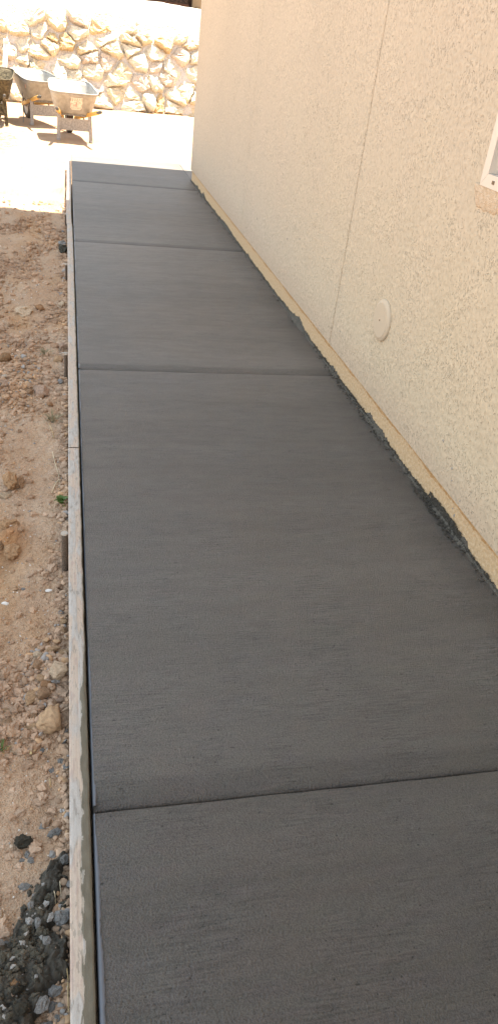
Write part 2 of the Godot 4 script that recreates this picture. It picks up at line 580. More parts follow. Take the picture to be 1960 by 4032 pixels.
func sticker_texture() -> ImageTexture:
	var w := 128
	var a := field(w, w, 131, 0.03, 4)
	var b := field(w, w, 132, 0.06, 3)
	var d := PackedByteArray()
	d.resize(w * w * 3)
	for y in w:
		for x in w:
			var i := y * w + x
			var c := Color(0.72, 0.64, 0.57)
			var top := y < 34
			if top and y > 6 and (x / 11) % 2 == 0 and b[i] > 95: c = Color(0.34, 0.22, 0.17)
			elif not top and y < 92 and a[i] > 128: c = Color(0.66, 0.40, 0.36)
			elif not top and absf(x - 64.0) < 9 and y < 96: c = Color(0.40, 0.30, 0.26)
			elif y > 98 and y < 116 and (x / 8) % 3 != 0 and b[i] > 110: c = Color(0.42, 0.33, 0.29)
			if b[i] > 176: c = Color(0.78, 0.73, 0.66)
			c = c.linear_to_srgb()
			d[i * 3] = b8(c.r); d[i * 3 + 1] = b8(c.g); d[i * 3 + 2] = b8(c.b)
	return rgbtex(w, w, d)

func board_material(r: RandomNumberGenerator) -> void:
	# u across the top (0 left .. 1 right), v along 2.6 m of board; a second texture with a thin wet rim for the far boards
	for kind in 2:
		var w := 96
		var h := 2048
		var grain := stretched(w, h, 141 + kind, 0.09, 1, 16, 3)
		var patch := field(w, h, 143 + kind, 0.007, 5)
		var spot := field(w, h, 145 + kind, 0.03, 4)
		var edge := field(w, h, 147 + kind, 0.02, 5)
		var d := PackedByteArray()
		var hh := PackedByteArray()
		d.resize(w * h * 3); hh.resize(w * h)
		for y in h:
			var along := float(y) / h            # 0 = near end
			var wide := 0.10
			if kind == 0:
				wide = lerpf(0.46, 0.36, smoothstep(0.40, 0.54, along)) if along < 0.56 else lerpf(0.36, 0.07, smoothstep(0.56, 0.64, along))
			for x in w:
				var i := y * w + x
				var u := float(x) / w
				var g: float = grain[i] / 255.0
				var p: float = patch[i] / 255.0
				var s: float = spot[i] / 255.0
				var c := Color(0.52, 0.445, 0.37).lerp(Color(0.46, 0.365, 0.29), clampf((g - 0.35) * 1.2, 0, 1))
				c = c.lerp(Color(0.42, 0.33, 0.285), clampf((s - 0.62) * 5.0, 0, 0.7))
				c = c.lerp(Color(0.415, 0.40, 0.375), clampf((p - 0.47) * 6.0, 0, 0.85))
				if p > 0.60 and s > 0.5: c = c.lerp(Color(0.50, 0.485, 0.455), 0.6)
				if s < 0.26: c = c.lerp(Color(0.22, 0.2, 0.17), 0.5)
				var lim := 1.0 - wide * (0.55 + edge[i] / 255.0 * 0.95)
				if u > lim: c = Color(0.125, 0.112, 0.082).lerp(Color(0.19, 0.175, 0.135), s)
				elif u > lim - 0.06: c = c.lerp(Color(0.30, 0.28, 0.23), 0.5)
				if u < 0.035: c = c.lerp(Color(0.55, 0.38, 0.25), 0.6)
				var k := 0.9 + r.randf() * 0.2
				c = Color(c.r * k, c.g * k, c.b * k).clamp().linear_to_srgb()
				d[i * 3] = b8(c.r); d[i * 3 + 1] = b8(c.g); d[i * 3 + 2] = b8(c.b)
				hh[i] = b8(0.3 + g * 0.25 + clampf((p - 0.5) * 2.0, 0, 0.3) + s * 0.2 + (0.12 * r.randf() if u > lim or p > 0.55 else 0.0))
		var m := std(Color.WHITE, 0.88, rgbtex(w, h, d))
		m.heightmap_enabled = true
		m.heightmap_texture = grey(w, h, hh)
		m.heightmap_scale = 0.22
		M["board_near" if kind == 0 else "board_far"] = m


# ==================================================================== ground
func base_height(z: float) -> float:
	var t := -z
	if t < 2.2: return -0.16
	if t < 6.5: return lerpf(-0.16, -0.085, (t - 2.2) / 4.3)
	if t < 8.5: return -0.085
	if t < 11.0: return lerpf(-0.085, -0.15, (t - 8.5) / 2.5)
	return -0.15

func lumpy(x: float, z: float) -> float:
	# how rough and stony the dirt is at a place, 0..1
	var k := clampf(n_big.get_noise_2d(x * 3.0 + 5.0, z * 1.4) * 1.3 + 0.25, 0, 1)
	k = maxf(k, 0.75 * exp(-pow((z + 3.25) / 0.35, 2.0)) * clampf((-x - 0.08) * 8.0, 0, 1))
	k = maxf(k, 0.9 * exp(-pow((z + 1.42) / 0.17, 2.0)))
	k = maxf(k, exp(-pow((x + 0.045) / 0.03, 2.0)) * 0.6)
	return k * lerpf(0.30, 1.0, smoothstep(1.16, 1.30, -z))

func ground_height(x: float, z: float) -> float:
	if x > -0.012 and z > -9.36 and z < 6.0:
		return -0.30
	if x > -0.02 and z > -9.32 and z < 6.0:
		return lerpf(base_height(z), -0.30, clampf((x + 0.02) / 0.008, 0, 1))
	var near := clampf((12.0 + z) / 3.0, 0, 1) * clampf((x + 2.6), 0, 1) * clampf((6.0 - z), 0, 1)
	var h := base_height(z) + n_big.get_noise_2d(x, z * 0.6) * 0.03
	if near > 0.0:
		var k := lumpy(x, z)
		h += near * (n_mid.get_noise_2d(x * 0.9, z * 0.9) * lerpf(0.009, 0.030, k) + n_fine.get_noise_2d(x * 0.7, z * 0.7) * lerpf(0.0032, 0.0125, k))
		# the outcrops and holes at the left
		h += 0.03 * exp(-(pow((x + 0.20) / 0.05, 2.0) + pow((z + 2.12) / 0.06, 2.0)))
		h -= 0.045 * exp(-(pow((x + 0.25) / 0.05, 2.0) + pow((z + 1.98) / 0.07, 2.0)))
		h += 0.02 * exp(-(pow((x + 0.30) / 0.12, 2.0) + pow((z + 3.3) / 0.3, 2.0)))
		h += 0.022 * exp(-(pow((x + 0.08) / 0.06, 2.0) + pow((z + 1.47) / 0.1, 2.0)))
		# soft bank against the board, with scooped spots
		h += 0.018 * exp(-pow((x + 0.022) / 0.03, 2.0)) * (n_mid.get_noise_2d(z * 0.4, 7.0) + 0.3)
	return h

func ground_color(x: float, z: float, h: float) -> Color:
	var a := clampf(n_mid.get_noise_2d(x * 0.5 + 3.0, z * 0.35) * 1.2 + 0.5, 0, 1)
	var c := Color(0.545, 0.375, 0.255).lerp(Color(0.60, 0.445, 0.325), a)
	var o := clampf(n_big.get_noise_2d(x * 3.5 - 9.0, z * 1.3 + 4.0) * 2.0, 0, 1)
	c = c.lerp(Color(0.57, 0.36, 0.20), o * 0.55)
	c = c.lerp(Color(0.42, 0.295, 0.215), clampf(lumpy(x, z) - 0.35, 0, 1) * 0.75)
	var damp := exp(-(pow((x + 0.085) / 0.07, 2.0) + pow((z + 0.74) / 0.17, 2.0)))
	c = c.lerp(Color(0.27, 0.20, 0.14), damp * 0.5)
	c = c.lerp(Color(0.40, 0.20, 0.085), 0.8 * exp(-(pow((x + 0.21) / 0.055, 2.0) + pow((z + 2.08) / 0.10, 2.0))))
	return c

func build_ground() -> void:
	var xs := PackedFloat32Array()
	for v in [-420.0, -180.0, -80.0, -40.0, -20.0, -12.0, -8.0, -6.0, -4.5, -3.5, -2.8, -2.3, -1.9, -1.6, -1.4, -1.2, -1.05, -0.92, -0.84]: xs.append(v)
	var x := -0.78
	while x < -0.0201:
		xs.append(x)
		x += 0.0095 if x < -0.3 else 0.007
	for v in [-0.02, -0.012, 0.02, 0.3, 0.6, 0.9, 1.2, 1.6, 2.0, 2.5, 3.0, 3.6, 4.3, 5.2, 7.0, 10.0, 16.0, 30.0, 80.0, 420.0]: xs.append(v)
	var zs := PackedFloat32Array()
	for v in [260.0, 90.0, 40.0, 20.0, 12.0, 8.0, 6.4, 6.0, 5.0, 3.0, 1.6, 0.9, 0.5, 0.3, 0.15, 0.0, -0.12, -0.22, -0.32, -0.4, -0.46]: zs.append(v)
	var z := -0.50
	while z > -12.5:
		zs.append(z)
		var t := -z
		z -= 0.006 if t < 1.7 else (0.010 if t < 3.0 else (0.022 if t < 6.0 else (0.04 if t < 7.4 else 0.12)))
	for v in [-13.0, -13.6, -14.3, -15.0, -15.8, -16.6, -18.0, -20.0, -24.0, -30.0, -45.0, -80.0, -160.0, -420.0]: zs.append(v)
	var nx := xs.size()
	var nz := zs.size()
	var vs := PackedVector3Array()
	var uv := PackedVector2Array()
	var co := PackedColorArray()
	vs.resize(nx * nz); uv.resize(nx * nz); co.resize(nx * nz)
	for j in nz:
		for i in nx:
			var px := xs[i]
			var pz := zs[nz - 1 - j]
			var h := ground_height(px, pz)
			vs[j * nx + i] = Vector3(px, h, pz)
			uv[j * nx + i] = Vector2(px / 0.9, pz / 0.9)
			co[j * nx + i] = ground_color(px, pz, h)
	var g := put("ground", sheet(nx, nz, vs, uv, co), M.dirt)
	tag(g, "bare sandy tan dirt ground beside the walkway and under the wheelbarrows", "ground", "", "structure")


# ==================================================================== walkway
const JOINTS := [1.33, -0.935, -3.172, -5.44, -7.705, -9.30]
const WALK_L := 0.0233
const WALK_R := 1.2235

func slab_mesh(x0: float, x1: float, z0: float, z1: float, sd: int) -> ArrayMesh:
	# z0 near end, z1 far end; the outer rows turn down over tooled edges
	var xs := [[x0, -0.10], [x0, -0.009], [x0 + 0.001, -0.003], [x0 + 0.003, -0.0006], [x0 + 0.006, 0.0]]
	var n := 34
	for i in range(1, n): xs.append([lerpf(x0 + 0.006, x1 - 0.006, float(i) / n), 0.0])
	xs.append_array([[x1 - 0.006, 0.0], [x1 - 0.001, -0.002], [x1, -0.10]])
	var zz := [[z1, -0.10], [z1, -0.013], [z1 + 0.0015, -0.007], [z1 + 0.005, -0.003], [z1 + 0.012, -0.0014], [z1 + 0.03, -0.0006], [z1 + 0.045, 0.0]]
	var m := int((z0 - z1) / 0.012)
	for i in range(1, m): zz.append([lerpf(z1 + 0.045, z0 - 0.075, float(i) / m), 0.0])
	zz.append_array([[z0 - 0.075, 0.0], [z0 - 0.055, -0.0008], [z0 - 0.030, -0.0036], [z0 - 0.018, -0.0075], [z0 - 0.007, -0.0125], [z0 - 0.0052, -0.019], [z0 - 0.0045, -0.026], [z0 - 0.0045, -0.10]])
	var nx := xs.size()
	var nz := zz.size()
	var vs := PackedVector3Array()
	var uv := PackedVector2Array()
	var co := PackedColorArray()
	vs.resize(nx * nz); uv.resize(nx * nz); co.resize(nx * nz)
	var band := FastNoiseLite.new()
	band.seed = 900 + sd
	band.frequency = 1.0
	band.fractal_octaves = 4
	for j in nz:
		var z: float = zz[j][0]
		for i in nx:
			var x: float = xs[i][0]
			var y := minf(xs[i][1], 0.0) + minf(zz[j][1], 0.0)
			y = maxf(y, -0.10)
			var flat: bool = xs[i][1] == 0.0
			if flat and zz[j][1] > -0.05:
				y += n_big.get_noise_2d(x * 1.4, z * 1.6) * 0.0016
				for ridge in [-2.435, -6.217]: y += 0.0011 * exp(-pow((z - ridge - 0.012 * x) / 0.011, 2.0)) * clampf((x - 0.03) * 20.0, 0, 1)
			var zj := z + (n_mid.get_noise_2d(x * 1.2, 40.0 + sd) * 0.0012 if (j < 5 or j > nz - 6) else 0.0)
			vs[j * nx + i] = Vector3(x, y, zj)
			uv[j * nx + i] = Vector2((x + 0.37 * sd) / 1.25, (z + 0.61 * sd) / 2.5)
			# slow drifts of wetness across the pour: bands along x
			var k := 1.0 + band.get_noise_2d(x * 0.3, z * 3.2) * 0.13 + n_big.get_noise_2d(x * 0.9 + 50.0, z * 0.9) * 0.10
			k *= lerpf(0.80, 1.72, pow(clampf((-z - 0.5) / 7.0, 0, 1), 0.6))  # far slabs lightened: their glancing gloss is painted into the colour
			# overlapping passes of the broom, each a hand wider or narrower than the last
			var pass_at := (z + 0.006 * n_mid.get_noise_2d(x * 0.3, sd * 3.0) + 0.012 * x) / 0.19 + 0.35 * band.get_noise_2d(9.0, z * 0.8)
			var tone := sin(floorf(pass_at) * 12.9898 + sd * 4.1) * 0.075
			k *= 1.0 + tone - 0.07 * exp(-pow((pass_at - floorf(pass_at) - 0.06) / 0.05, 2.0))
			if zz[j][1] < -0.0005 and z > z0 - 0.06: k *= 0.80  # shade on the tooled slope of the joint, painted in
			var warm := n_big.get_noise_2d(x * 1.1 - 20.0, z * 0.7) * 0.04 + 0.03 * clampf((x - 0.7) * 1.6, 0, 1)
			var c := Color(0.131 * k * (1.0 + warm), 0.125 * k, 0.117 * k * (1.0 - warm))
			# the last hand-width by the wall stayed wetter
			var wet := clampf((x - (x1 - 0.16 - 0.08 * n_mid.get_noise_2d(1.0, z))) / 0.16, 0, 1)
			c = c.lerp(c * 0.74, wet)
			# pale sky sheen painted into the colour of a few trowel passes
			for sheen in [[-3.06, 0.05, 0.45, 0.30], [-2.94, 0.03, 0.12, 0.10], [-7.0, 0.12, 0.35, 0.35], [-6.7, 0.05, 0.7, 0.4], [-6.45, 0.04, 0.4, 0.4]]:
				var f: float = exp(-pow((z - sheen[0]) / sheen[1], 2.0) - pow((x - sheen[2]) / sheen[3], 2.0)) * clampf(0.7 + band.get_noise_2d(x * 1.5, z * 60.0) * 1.2, 0, 1)
				c = c.lerp(Color(0.165, 0.167, 0.172), f * 0.6)
			c.a = 1.0
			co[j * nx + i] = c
	return sheet(nx, nz, vs, uv, co)

func build_walkway() -> void:
	var w := Node3D.new()
	w.name = numbered("walkway")
	add_child(w)
	tag(w, "freshly poured wet grey concrete walkway between form board and house wall", "walkway", "", "structure")
	for i in JOINTS.size() - 1:
		var x1 := WALK_R
		put("slab", slab_mesh(WALK_L, x1, JOINTS[i], JOINTS[i + 1], i), M.concrete, w)
	put("slab", slab_mesh(WALK_R + 0.001, 3.6, -8.285, -9.30, 7), M.concrete, w)
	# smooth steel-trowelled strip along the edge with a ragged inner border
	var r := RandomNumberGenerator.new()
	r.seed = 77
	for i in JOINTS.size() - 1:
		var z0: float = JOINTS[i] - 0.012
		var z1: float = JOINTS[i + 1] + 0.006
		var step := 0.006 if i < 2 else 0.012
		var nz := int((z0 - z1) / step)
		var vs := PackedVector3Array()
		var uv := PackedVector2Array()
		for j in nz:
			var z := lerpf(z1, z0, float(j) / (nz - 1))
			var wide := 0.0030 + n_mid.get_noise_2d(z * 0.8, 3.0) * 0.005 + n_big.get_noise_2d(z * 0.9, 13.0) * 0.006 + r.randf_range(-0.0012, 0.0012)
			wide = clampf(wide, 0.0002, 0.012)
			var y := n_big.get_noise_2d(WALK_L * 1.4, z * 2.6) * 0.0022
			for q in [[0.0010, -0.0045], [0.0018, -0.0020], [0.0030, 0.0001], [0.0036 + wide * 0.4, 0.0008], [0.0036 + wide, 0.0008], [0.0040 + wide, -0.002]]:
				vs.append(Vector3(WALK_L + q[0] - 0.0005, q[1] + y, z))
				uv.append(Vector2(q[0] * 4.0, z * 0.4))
		put("trowelled_edge", sheet(6, nz, vs, uv), M.sky_sheen_edge, w)
	# cement dragged up the foot of the wall: a lumpy fillet with a torn upper border
	for part in 4:
		var z0: float = [1.3, -1.5, -3.4, -5.7][part]
		var z1: float = [-1.5, -3.4, -5.7, -8.26][part]
		var nz := int((z0 - z1) / (0.006 if part == 1 else 0.010))
		var vs := PackedVector3Array()
		for j in nz:
			var z := lerpf(z1, z0, float(j) / (nz - 1))
			var big := clampf(n_mid.get_noise_2d(z * 0.55, 60.0) * 1.6 - 0.28, 0, 1)
			big += 0.9 * exp(-pow((z + 1.93) / 0.09, 2.0)) + 0.7 * exp(-pow((z + 3.9) / 0.16, 2.0)) + 0.5 * exp(-pow((z + 6.2) / 0.3, 2.0))
			var up := 0.0015 + 0.030 * big + 0.009 * pow(r.randf(), 3.0) + 0.006 * n_fine.get_noise_2d(z * 0.6, 1.0) + 0.007 * n_mid.get_noise_2d(z * 1.6, 31.0)
			up = maxf(up, 0.0012)
			var out := 0.003 + 0.014 * big * (0.6 + 0.5 * n_mid.get_noise_2d(z * 2.0, 9.0)) + r.randf_range(0.0, 0.006) + 0.006 * n_fine.get_noise_2d(z * 0.7, 33.0)
			for q in [[out + 0.012, -0.003], [out + 0.004, 0.0018], [out * 0.75, 0.005 + up * 0.18], [out * 0.45, up * 0.45], [0.004, up * 0.8], [0.0025, up], [-0.004, up + 0.001]]:
				var jit := r.randf_range(-0.0015, 0.0015) if q[1] > 0.002 else 0.0
				vs.append(Vector3(WALK_R - q[0] + jit, q[1], z))
		put("cement_smear", sheet(7, nz, vs), M.cement, w)
	var mm := MultiMesh.new()
	mm.transform_format = MultiMesh.TRANSFORM_3D
	mm.mesh = lumps[1]
	mm.instance_count = 1500
	for i in 1500:
		var z := -pow(r.randf(), 1.3) * 6.6 - 1.35
		if r.randf() < 0.45: z = -1.95 + r.randfn(0.0, 0.10)
		elif r.randf() < 0.3: z = -2.9 + r.randfn(0.0, 0.22)
		var rise := pow(r.randf(), 2.0) * (0.034 if absf(z + 1.93) < 0.13 else 0.012)
		var x := WALK_R - 0.002 - (0.003 if rise > 0.006 else pow(r.randf(), 2.0) * 0.035)
		var sz := r.randf_range(0.0012, 0.0048)
		mm.set_instance_transform(i, Transform3D(Basis.from_euler(Vector3(r.randf() * 6.0, r.randf() * 6.0, 0)).scaled_local(Vector3(sz, sz * 0.7, sz)), Vector3(x, rise + 0.001, z)))
	var cr := MultiMeshInstance3D.new()
	cr.name = "cement_crumbs"
	cr.multimesh = mm
	cr.material_override = M.cement
	cr.set_meta("kind", "stuff")
	w.add_child(cr)


# ==================================================================== house
func wall_piece(z0: float, z1: float, y0: float, y1: float, chamfer := Vector4(0.004, 0.004, 0.0, 0.0)) -> ArrayMesh:
	# stucco slab facing -x at x = 1.21; z0 near, z1 far; chamfers: near, far, bottom, top
	var fx := 1.21
	var zl := [[z1, 0.15], [z1, chamfer.y], [z1 + chamfer.y, 0.0]]
	var n := maxi(2, int((z0 - z1) / 0.08))
	for i in range(1, n): zl.append([lerpf(z1 + chamfer.y, z0 - chamfer.x, float(i) / n), 0.0])
	zl.append_array([[z0 - chamfer.x, 0.0], [z0, chamfer.x], [z0, 0.15]])
	var yl := [[y0, 0.15], [y0, chamfer.z], [y0 + chamfer.z, 0.0]]
	var m := maxi(2, int((minf(y1, 3.2) - y0) / 0.08))
	for i in range(1, m): yl.append([lerpf(y0 + chamfer.z, y1, float(i) / m), 0.0])
	yl.append_array([[y1, 0.0], [y1, 0.15]])
	var nz := zl.size()
	var ny := yl.size()
	var vs := PackedVector3Array()
	var uv := PackedVector2Array()
	var co := PackedColorArray()
	for j in ny:
		for i in nz:
			var z: float = zl[i][0]
			var y: float = yl[j][0]
			var dx := maxf(zl[i][1], yl[j][1])
			vs.append(Vector3(fx + dx, y, z))
			uv.append(Vector2(z / 2.05, -y / 2.05))
			var k := 1.0 + n_big.get_noise_2d(z * 0.7, y * 0.5 + 30.0) * 0.05
			var c := Color(0.617 * k, 0.535 * k, 0.422 * k)
			c = c.lerp(Color(0.65, 0.555, 0.39), 0.8 * smoothstep(6.0, 1.5, -z) * smoothstep(1.5, 0.3, y))
			# pinkish dust splashed up above the footing
			c = c.lerp(Color(0.60, 0.45, 0.325), 0.5 * exp(-pow((y - 0.1) / (0.10 + 0.05 * n_mid.get_noise_2d(z * 0.3, 2.0)), 2.0)))
			co.append(c)
	return sheet(nz, ny, vs, uv, co, true)

func build_house() -> void:
	var h := thing("house", "beige stucco house wall with white framed window along the wet walkway", "house")
	var y0 := 0.102
	# window opening: z -2.227 .. -1.127, y 1.013 .. 2.2
	var g := 0.0045
	put("stucco_panel", wall_piece(5.0, -1.127, y0, 6.25, Vector4(0, 0, 0.003, 0)), M.stucco, h)
	put("stucco_panel", wall_piece(-1.127, -2.227, y0, 1.013, Vector4(0, 0, 0.003, 0)), M.stucco, h)
	put("stucco_panel", wall_piece(-1.127, -2.227, 2.2, 6.25, Vector4(0, 0, 0, 0)), M.stucco, h)
	put("stucco_panel", wall_piece(-2.227, -3.315 + g, y0, 6.25, Vector4(0, 0.006, 0.003, 0)), M.stucco, h)
	put("stucco_panel", wall_piece(-3.315 - g, -5.565 + 0.0025, y0, 6.25, Vector4(0.006, 0.003, 0.003, 0)), M.stucco, h)
	put("stucco_panel", wall_piece(-5.565 - 0.0025, -8.27, y0, 6.25, Vector4(0.003, 0.014, 0.003, 0)), M.stucco, h)
	for z in [[-3.315, 2.0 * g + 0.002, 0.008], [-5.565, 0.007, 0.006]]:
		put("control_joint", box_mesh(Vector3(1.21 + z[2] + 0.02, 3.17, z[0]), Vector3(0.04, 6.12, z[1]), 0.0), M.plain_stucco, h)
	# footing, set back under the stucco edge
	put("foundation", box_mesh(Vector3(1.2925, -0.05, -1.635), Vector3(0.135, 0.31, 13.25), 0.0), M.foundation, h)
	var fr := RandomNumberGenerator.new()
	fr.seed = 8
	var fv := PackedVector3Array()
	var fn := 700
	for j in fn:
		var z := lerpf(-8.262, 1.5, float(j) / (fn - 1))
		var low := 0.020 + 0.012 * n_mid.get_noise_2d(z * 0.5, 21.0) + fr.randf_range(-0.003, 0.003)
		for q in [0.0, 0.5, 1.0]: fv.append(Vector3(1.2237 + 0.001 * q, 0.1012 - low * q, z))
	put("stain_band", sheet(3, fn, fv), M.stain, h)
	put("weep_screed", box_mesh(Vector3(1.219, 0.1035, -1.635), Vector3(0.014, 0.005, 13.25), 0.0015), M.foundation, h)
	# other walls and roof: a closed shell
	var st := begin()
	bx(st, Vector3(5.3, 3.02, -8.19), Vector3(7.85, 6.45, 0.15), 0.0)
	bx(st, Vector3(5.3, 3.02, 4.93), Vector3(7.85, 6.45, 0.14), 0.0)
	bx(st, Vector3(9.3, 3.02, -1.635), Vector3(0.15, 6.45, 13.25), 0.0)
	put("wall", done(st), M.plain_stucco, h)
	put("floor", box_mesh(Vector3(5.3, 0.0, -1.63), Vector3(7.8, 0.1, 12.95), 0.0), M.inner, h)
	st = begin()
	var e := [Vector3(0.60, 6.25, 5.5), Vector3(9.8, 6.25, 5.5), Vector3(9.8, 6.25, -8.665), Vector3(0.60, 6.25, -8.665)]
	var up := Vector3(0, 0.16, 0)
	quad(st, e[3], e[2], e[1], e[0])
	for i in 4: quad(st, e[i], e[(i + 1) % 4], e[(i + 1) % 4] + up, e[i] + up)
	var ra := Vector3(5.3, 7.9, 1.0)
	var rb := Vector3(5.3, 7.9, -4.2)
	quad(st, e[3] + up, e[0] + up, ra, rb)
	quad(st, e[1] + up, e[2] + up, rb, ra)
	tri(st, e[0] + up, e[1] + up, ra)
	tri(st, e[2] + up, e[3] + up, rb)
	put("roof", done(st), M.roof, h)
	# unseen canopy added at the back corner to cast the stepped shade
	st = begin()
	bx(st, Vector3(4.411, 2.6, -8.95), Vector3(7.508, 0.14, 1.34), 0.0)
	bx(st, Vector3(0.931, 2.6, -7.90), Vector3(0.548, 0.139, 0.76), 0.0)
	put("shade_canopy", done(st), M.roof, h)
	st = begin()
	bx(st, Vector3(7.9, 1.18, -9.45), Vector3(0.14, 2.68, 0.14), 0.004)  # hidden post added to carry the shade canopy
	put("shade_canopy_post", done(st), M.plain_stucco, h)
	build_window(h)
	# round cover plate
	var c := Vector3(1.2085, 0.417, -2.745)
	var ax := Basis(Vector3(0, 0, 1), Vector3(-1, 0, 0), Vector3(0, -1, 0))
	st = begin()
	lathe(st, [Vector2(0.0825, -0.004), Vector2(0.0825, 0.003), Vector2(0.080, 0.0065), Vector2(0.069, 0.0115), Vector2(0.0675, 0.012), Vector2(0.0001, 0.0125)], c, ax, 48)
	var cp := put("cover_plate", done(st), M.plastic, h)
	cp.set_meta("label", "round smooth cream cover plate with a centre screw low on the wall")
	st = begin()
	lathe(st, [Vector2(0.0032, 0.012), Vector2(0.003, 0.0142), Vector2(0.0001, 0.0138)], c, ax, 12)
	put("screw", done(st), M.screw, cp)
	# a few grey flecks thrown on the stucco
	st = begin()
	var r := RandomNumberGenerator.new()
	r.seed = 5
	for f in [[0.42, -4.05], [0.36, -4.3], [0.21, -3.2], [0.19, -1.95], [0.155, -1.93], [0.125, -1.85], [0.24, -2.05], [0.3, -5.1], [0.065, -1.9], [0.05, -1.88], [0.13, -3.5], [0.2, -6.0]]:
		var x := 1.2095 if f[0] > 0.1 else 1.2245
		bx(st, Vector3(x, f[0], f[1]), Vector3(0.003, r.randf_range(0.004, 0.013), r.randf_range(0.003, 0.008)), 0.001, Basis(Vector3.RIGHT, r.randf() * 3.0))
	var fl := put("splatter", done(st), M.fleck, h)
	fl.set_meta("kind", "stuff")

func build_window(h: Node3D) -> void:
	var w := sub("window", h)
	w.set_meta("label", "white vinyl window with a mitred frame at the right edge")
	var z0 := -1.127
	var z1 := -2.227
	var y0 := 1.013
	var y1 := 2.2
	var fx := 1.198
	# mitred frame: four members, each a prism
	var member := func(t: float, inner: float, x0: float, x1: float, a: int) -> ArrayMesh:
		var o := [Vector2(z1 + t, y0 + t), Vector2(z0 - t, y0 + t), Vector2(z0 - t, y1 - t), Vector2(z1 + t, y1 - t)]
		var q := [Vector2(z1 + inner, y0 + inner), Vector2(z0 - inner, y0 + inner), Vector2(z0 - inner, y1 - inner), Vector2(z1 + inner, y1 - inner)]
		var gap := 0.0006
		var k := (a + 1) % 4
		var dir: Vector2 = (o[k] - o[a]).normalized() * gap
		var p := [o[a] + dir, o[k] - dir, q[k] - dir, q[a] + dir]
		var s := begin()
		var f := []
		var bk := []
		for v in p:
			f.append(Vector3(x0, v.y, v.x)); bk.append(Vector3(x1, v.y, v.x))
		quad(s, f[0], f[1], f[2], f[3])
		quad(s, bk[3], bk[2], bk[1], bk[0])
		for i in 4: quad(s, f[i], bk[i], bk[(i + 1) % 4], f[(i + 1) % 4])
		return done(s)
	for a in 4: put("frame", member.call(0.0, 0.036, fx, fx + 0.075, a), M.vinyl, w)
	for a in 4: put("sash", member.call(0.0365, 0.064, fx + 0.034, fx + 0.07, a), M.vinyl, w)
	put("pane", box_mesh(Vector3(fx + 0.052, (y0 + y1) / 2, (z0 + z1) / 2), Vector3(0.006, 1.062, 0.975), 0.0), M.glass, w)
	var st := begin()
	bx(st, Vector3(fx - 0.0004, y0 + 0.018, z1 + 0.078), Vector3(0.003, 0.010, 0.014), 0.001)
	put("weep_hole", done(st), M.screw, w)
	# sloped mortar patch under the frame, torn lower border
	var r := RandomNumberGenerator.new()
	r.seed = 15
	var vs := PackedVector3Array()
	var n := 120
	for j in n:
		var z := lerpf(z1 - 0.035, z0 + 0.03, float(j) / (n - 1))
		var low := 0.062 + 0.012 * n_mid.get_noise_2d(z, 5.0) + r.randf_range(-0.004, 0.004)
		if j < 3: low *= 0.3 + 0.25 * j
		for q in [[0.001, 0.0], [-0.009, 0.0], [-0.008, 0.4], [-0.006, 0.85], [-0.002, 0.97], [0.002, 1.0]]:
			vs.append(Vector3(1.21 + q[0], y0 - 0.0005 - low * q[1], z))
	put("sill_patch", sheet(6, n, vs), M.sill_patch, w)


# ==================================================================== stone wall and what stands above it
func wall_point(a: float, b: float, out: float) -> Vector3:
	# a metres along the wall, b metres up its leaning face, out towards the camera
	var dir := Vector3(1, 0, -0.19).normalized()
	var nor := Vector3(0.187, 0, 0.982).normalized()
	var lean := 0.52
	var up := (Vector3.UP * cos(lean) - nor * sin(lean))
	var face := (nor * cos(lean) + Vector3.UP * sin(lean))
	return Vector3(0.0, -0.17, -16.25) + dir * a + up * b + face * out

func clip(poly: PackedVector2Array, p: Vector2, n: Vector2) -> PackedVector2Array:
	var res := PackedVector2Array()
	for i in poly.size():
		var a := poly[i]
		var b := poly[(i + 1) % poly.size()]
		var da := (a - p).dot(n)
		var db := (b - p).dot(n)
		if da <= 0: res.append(a)
		if da * db < 0: res.append(a + (b - a) * (da / (da - db)))
	return res

func stone_mesh(poly: PackedVector2Array, centre: Vector2, r: RandomNumberGenerator) -> ArrayMesh:
	# resample the outline, raise it in rings to a rugged crown
	var pts := []
	var per := 0.0
	for i in poly.size(): per += poly[i].distance_to(poly[(i + 1) % poly.size()])
	var n := 16
	for k in n:
		var s := per * k / n
		var i := 0
		while s > poly[i].distance_to(poly[(i + 1) % poly.size()]) and i < poly.size() - 1:
			s -= poly[i].distance_to(poly[(i + 1) % poly.size()])
			i += 1
		var a := poly[i]
		var b := poly[(i + 1) % poly.size()]
		pts.append(a.lerp(b, clampf(s / maxf(a.distance_to(b), 0.001), 0, 1)))
	var tall := r.randf_range(0.07, 0.15)
	var tilt := Vector2(r.randf_range(-0.45, 0.45), r.randf_range(-0.60, 0.0))
	var top := centre + Vector2(r.randf_range(-0.05, 0.05), r.randf_range(-0.10, -0.01))
	var rings := []
	for lv in [[0.99, -0.08], [0.98, 0.05], [0.93, 0.62], [0.80, 0.94], [0.45, 1.0]]:
		var ring := []
		for k in n:
			var p: Vector2 = top.lerp(pts[k], lv[0]) if lv[0] < 0.85 else centre.lerp(pts[k], lv[0])
			p += Vector2(r.randf_range(-1, 1), r.randf_range(-1, 1)) * 0.018
			var o: float = lv[1] * tall + ((p - centre).dot(tilt) * 0.8 if lv[1] > 0.1 else 0.0) + (r.randf_range(-0.024, 0.024) if lv[1] > 0.1 else 0.0)
			ring.append(wall_point(p.x, p.y, o))
		rings.append(ring)
	var st := begin()
	for l in rings.size() - 1:
		for k in n:
			quad(st, rings[l][k], rings[l][(k + 1) % n], rings[l + 1][(k + 1) % n], rings[l + 1][k])
	var crown := wall_point(top.x, top.y, tall * 1.03 + (top - centre).dot(tilt) * 0.8)
	for k in n:
		tri(st, rings[4][k], rings[4][(k + 1) % n], crown)
	return done(st)

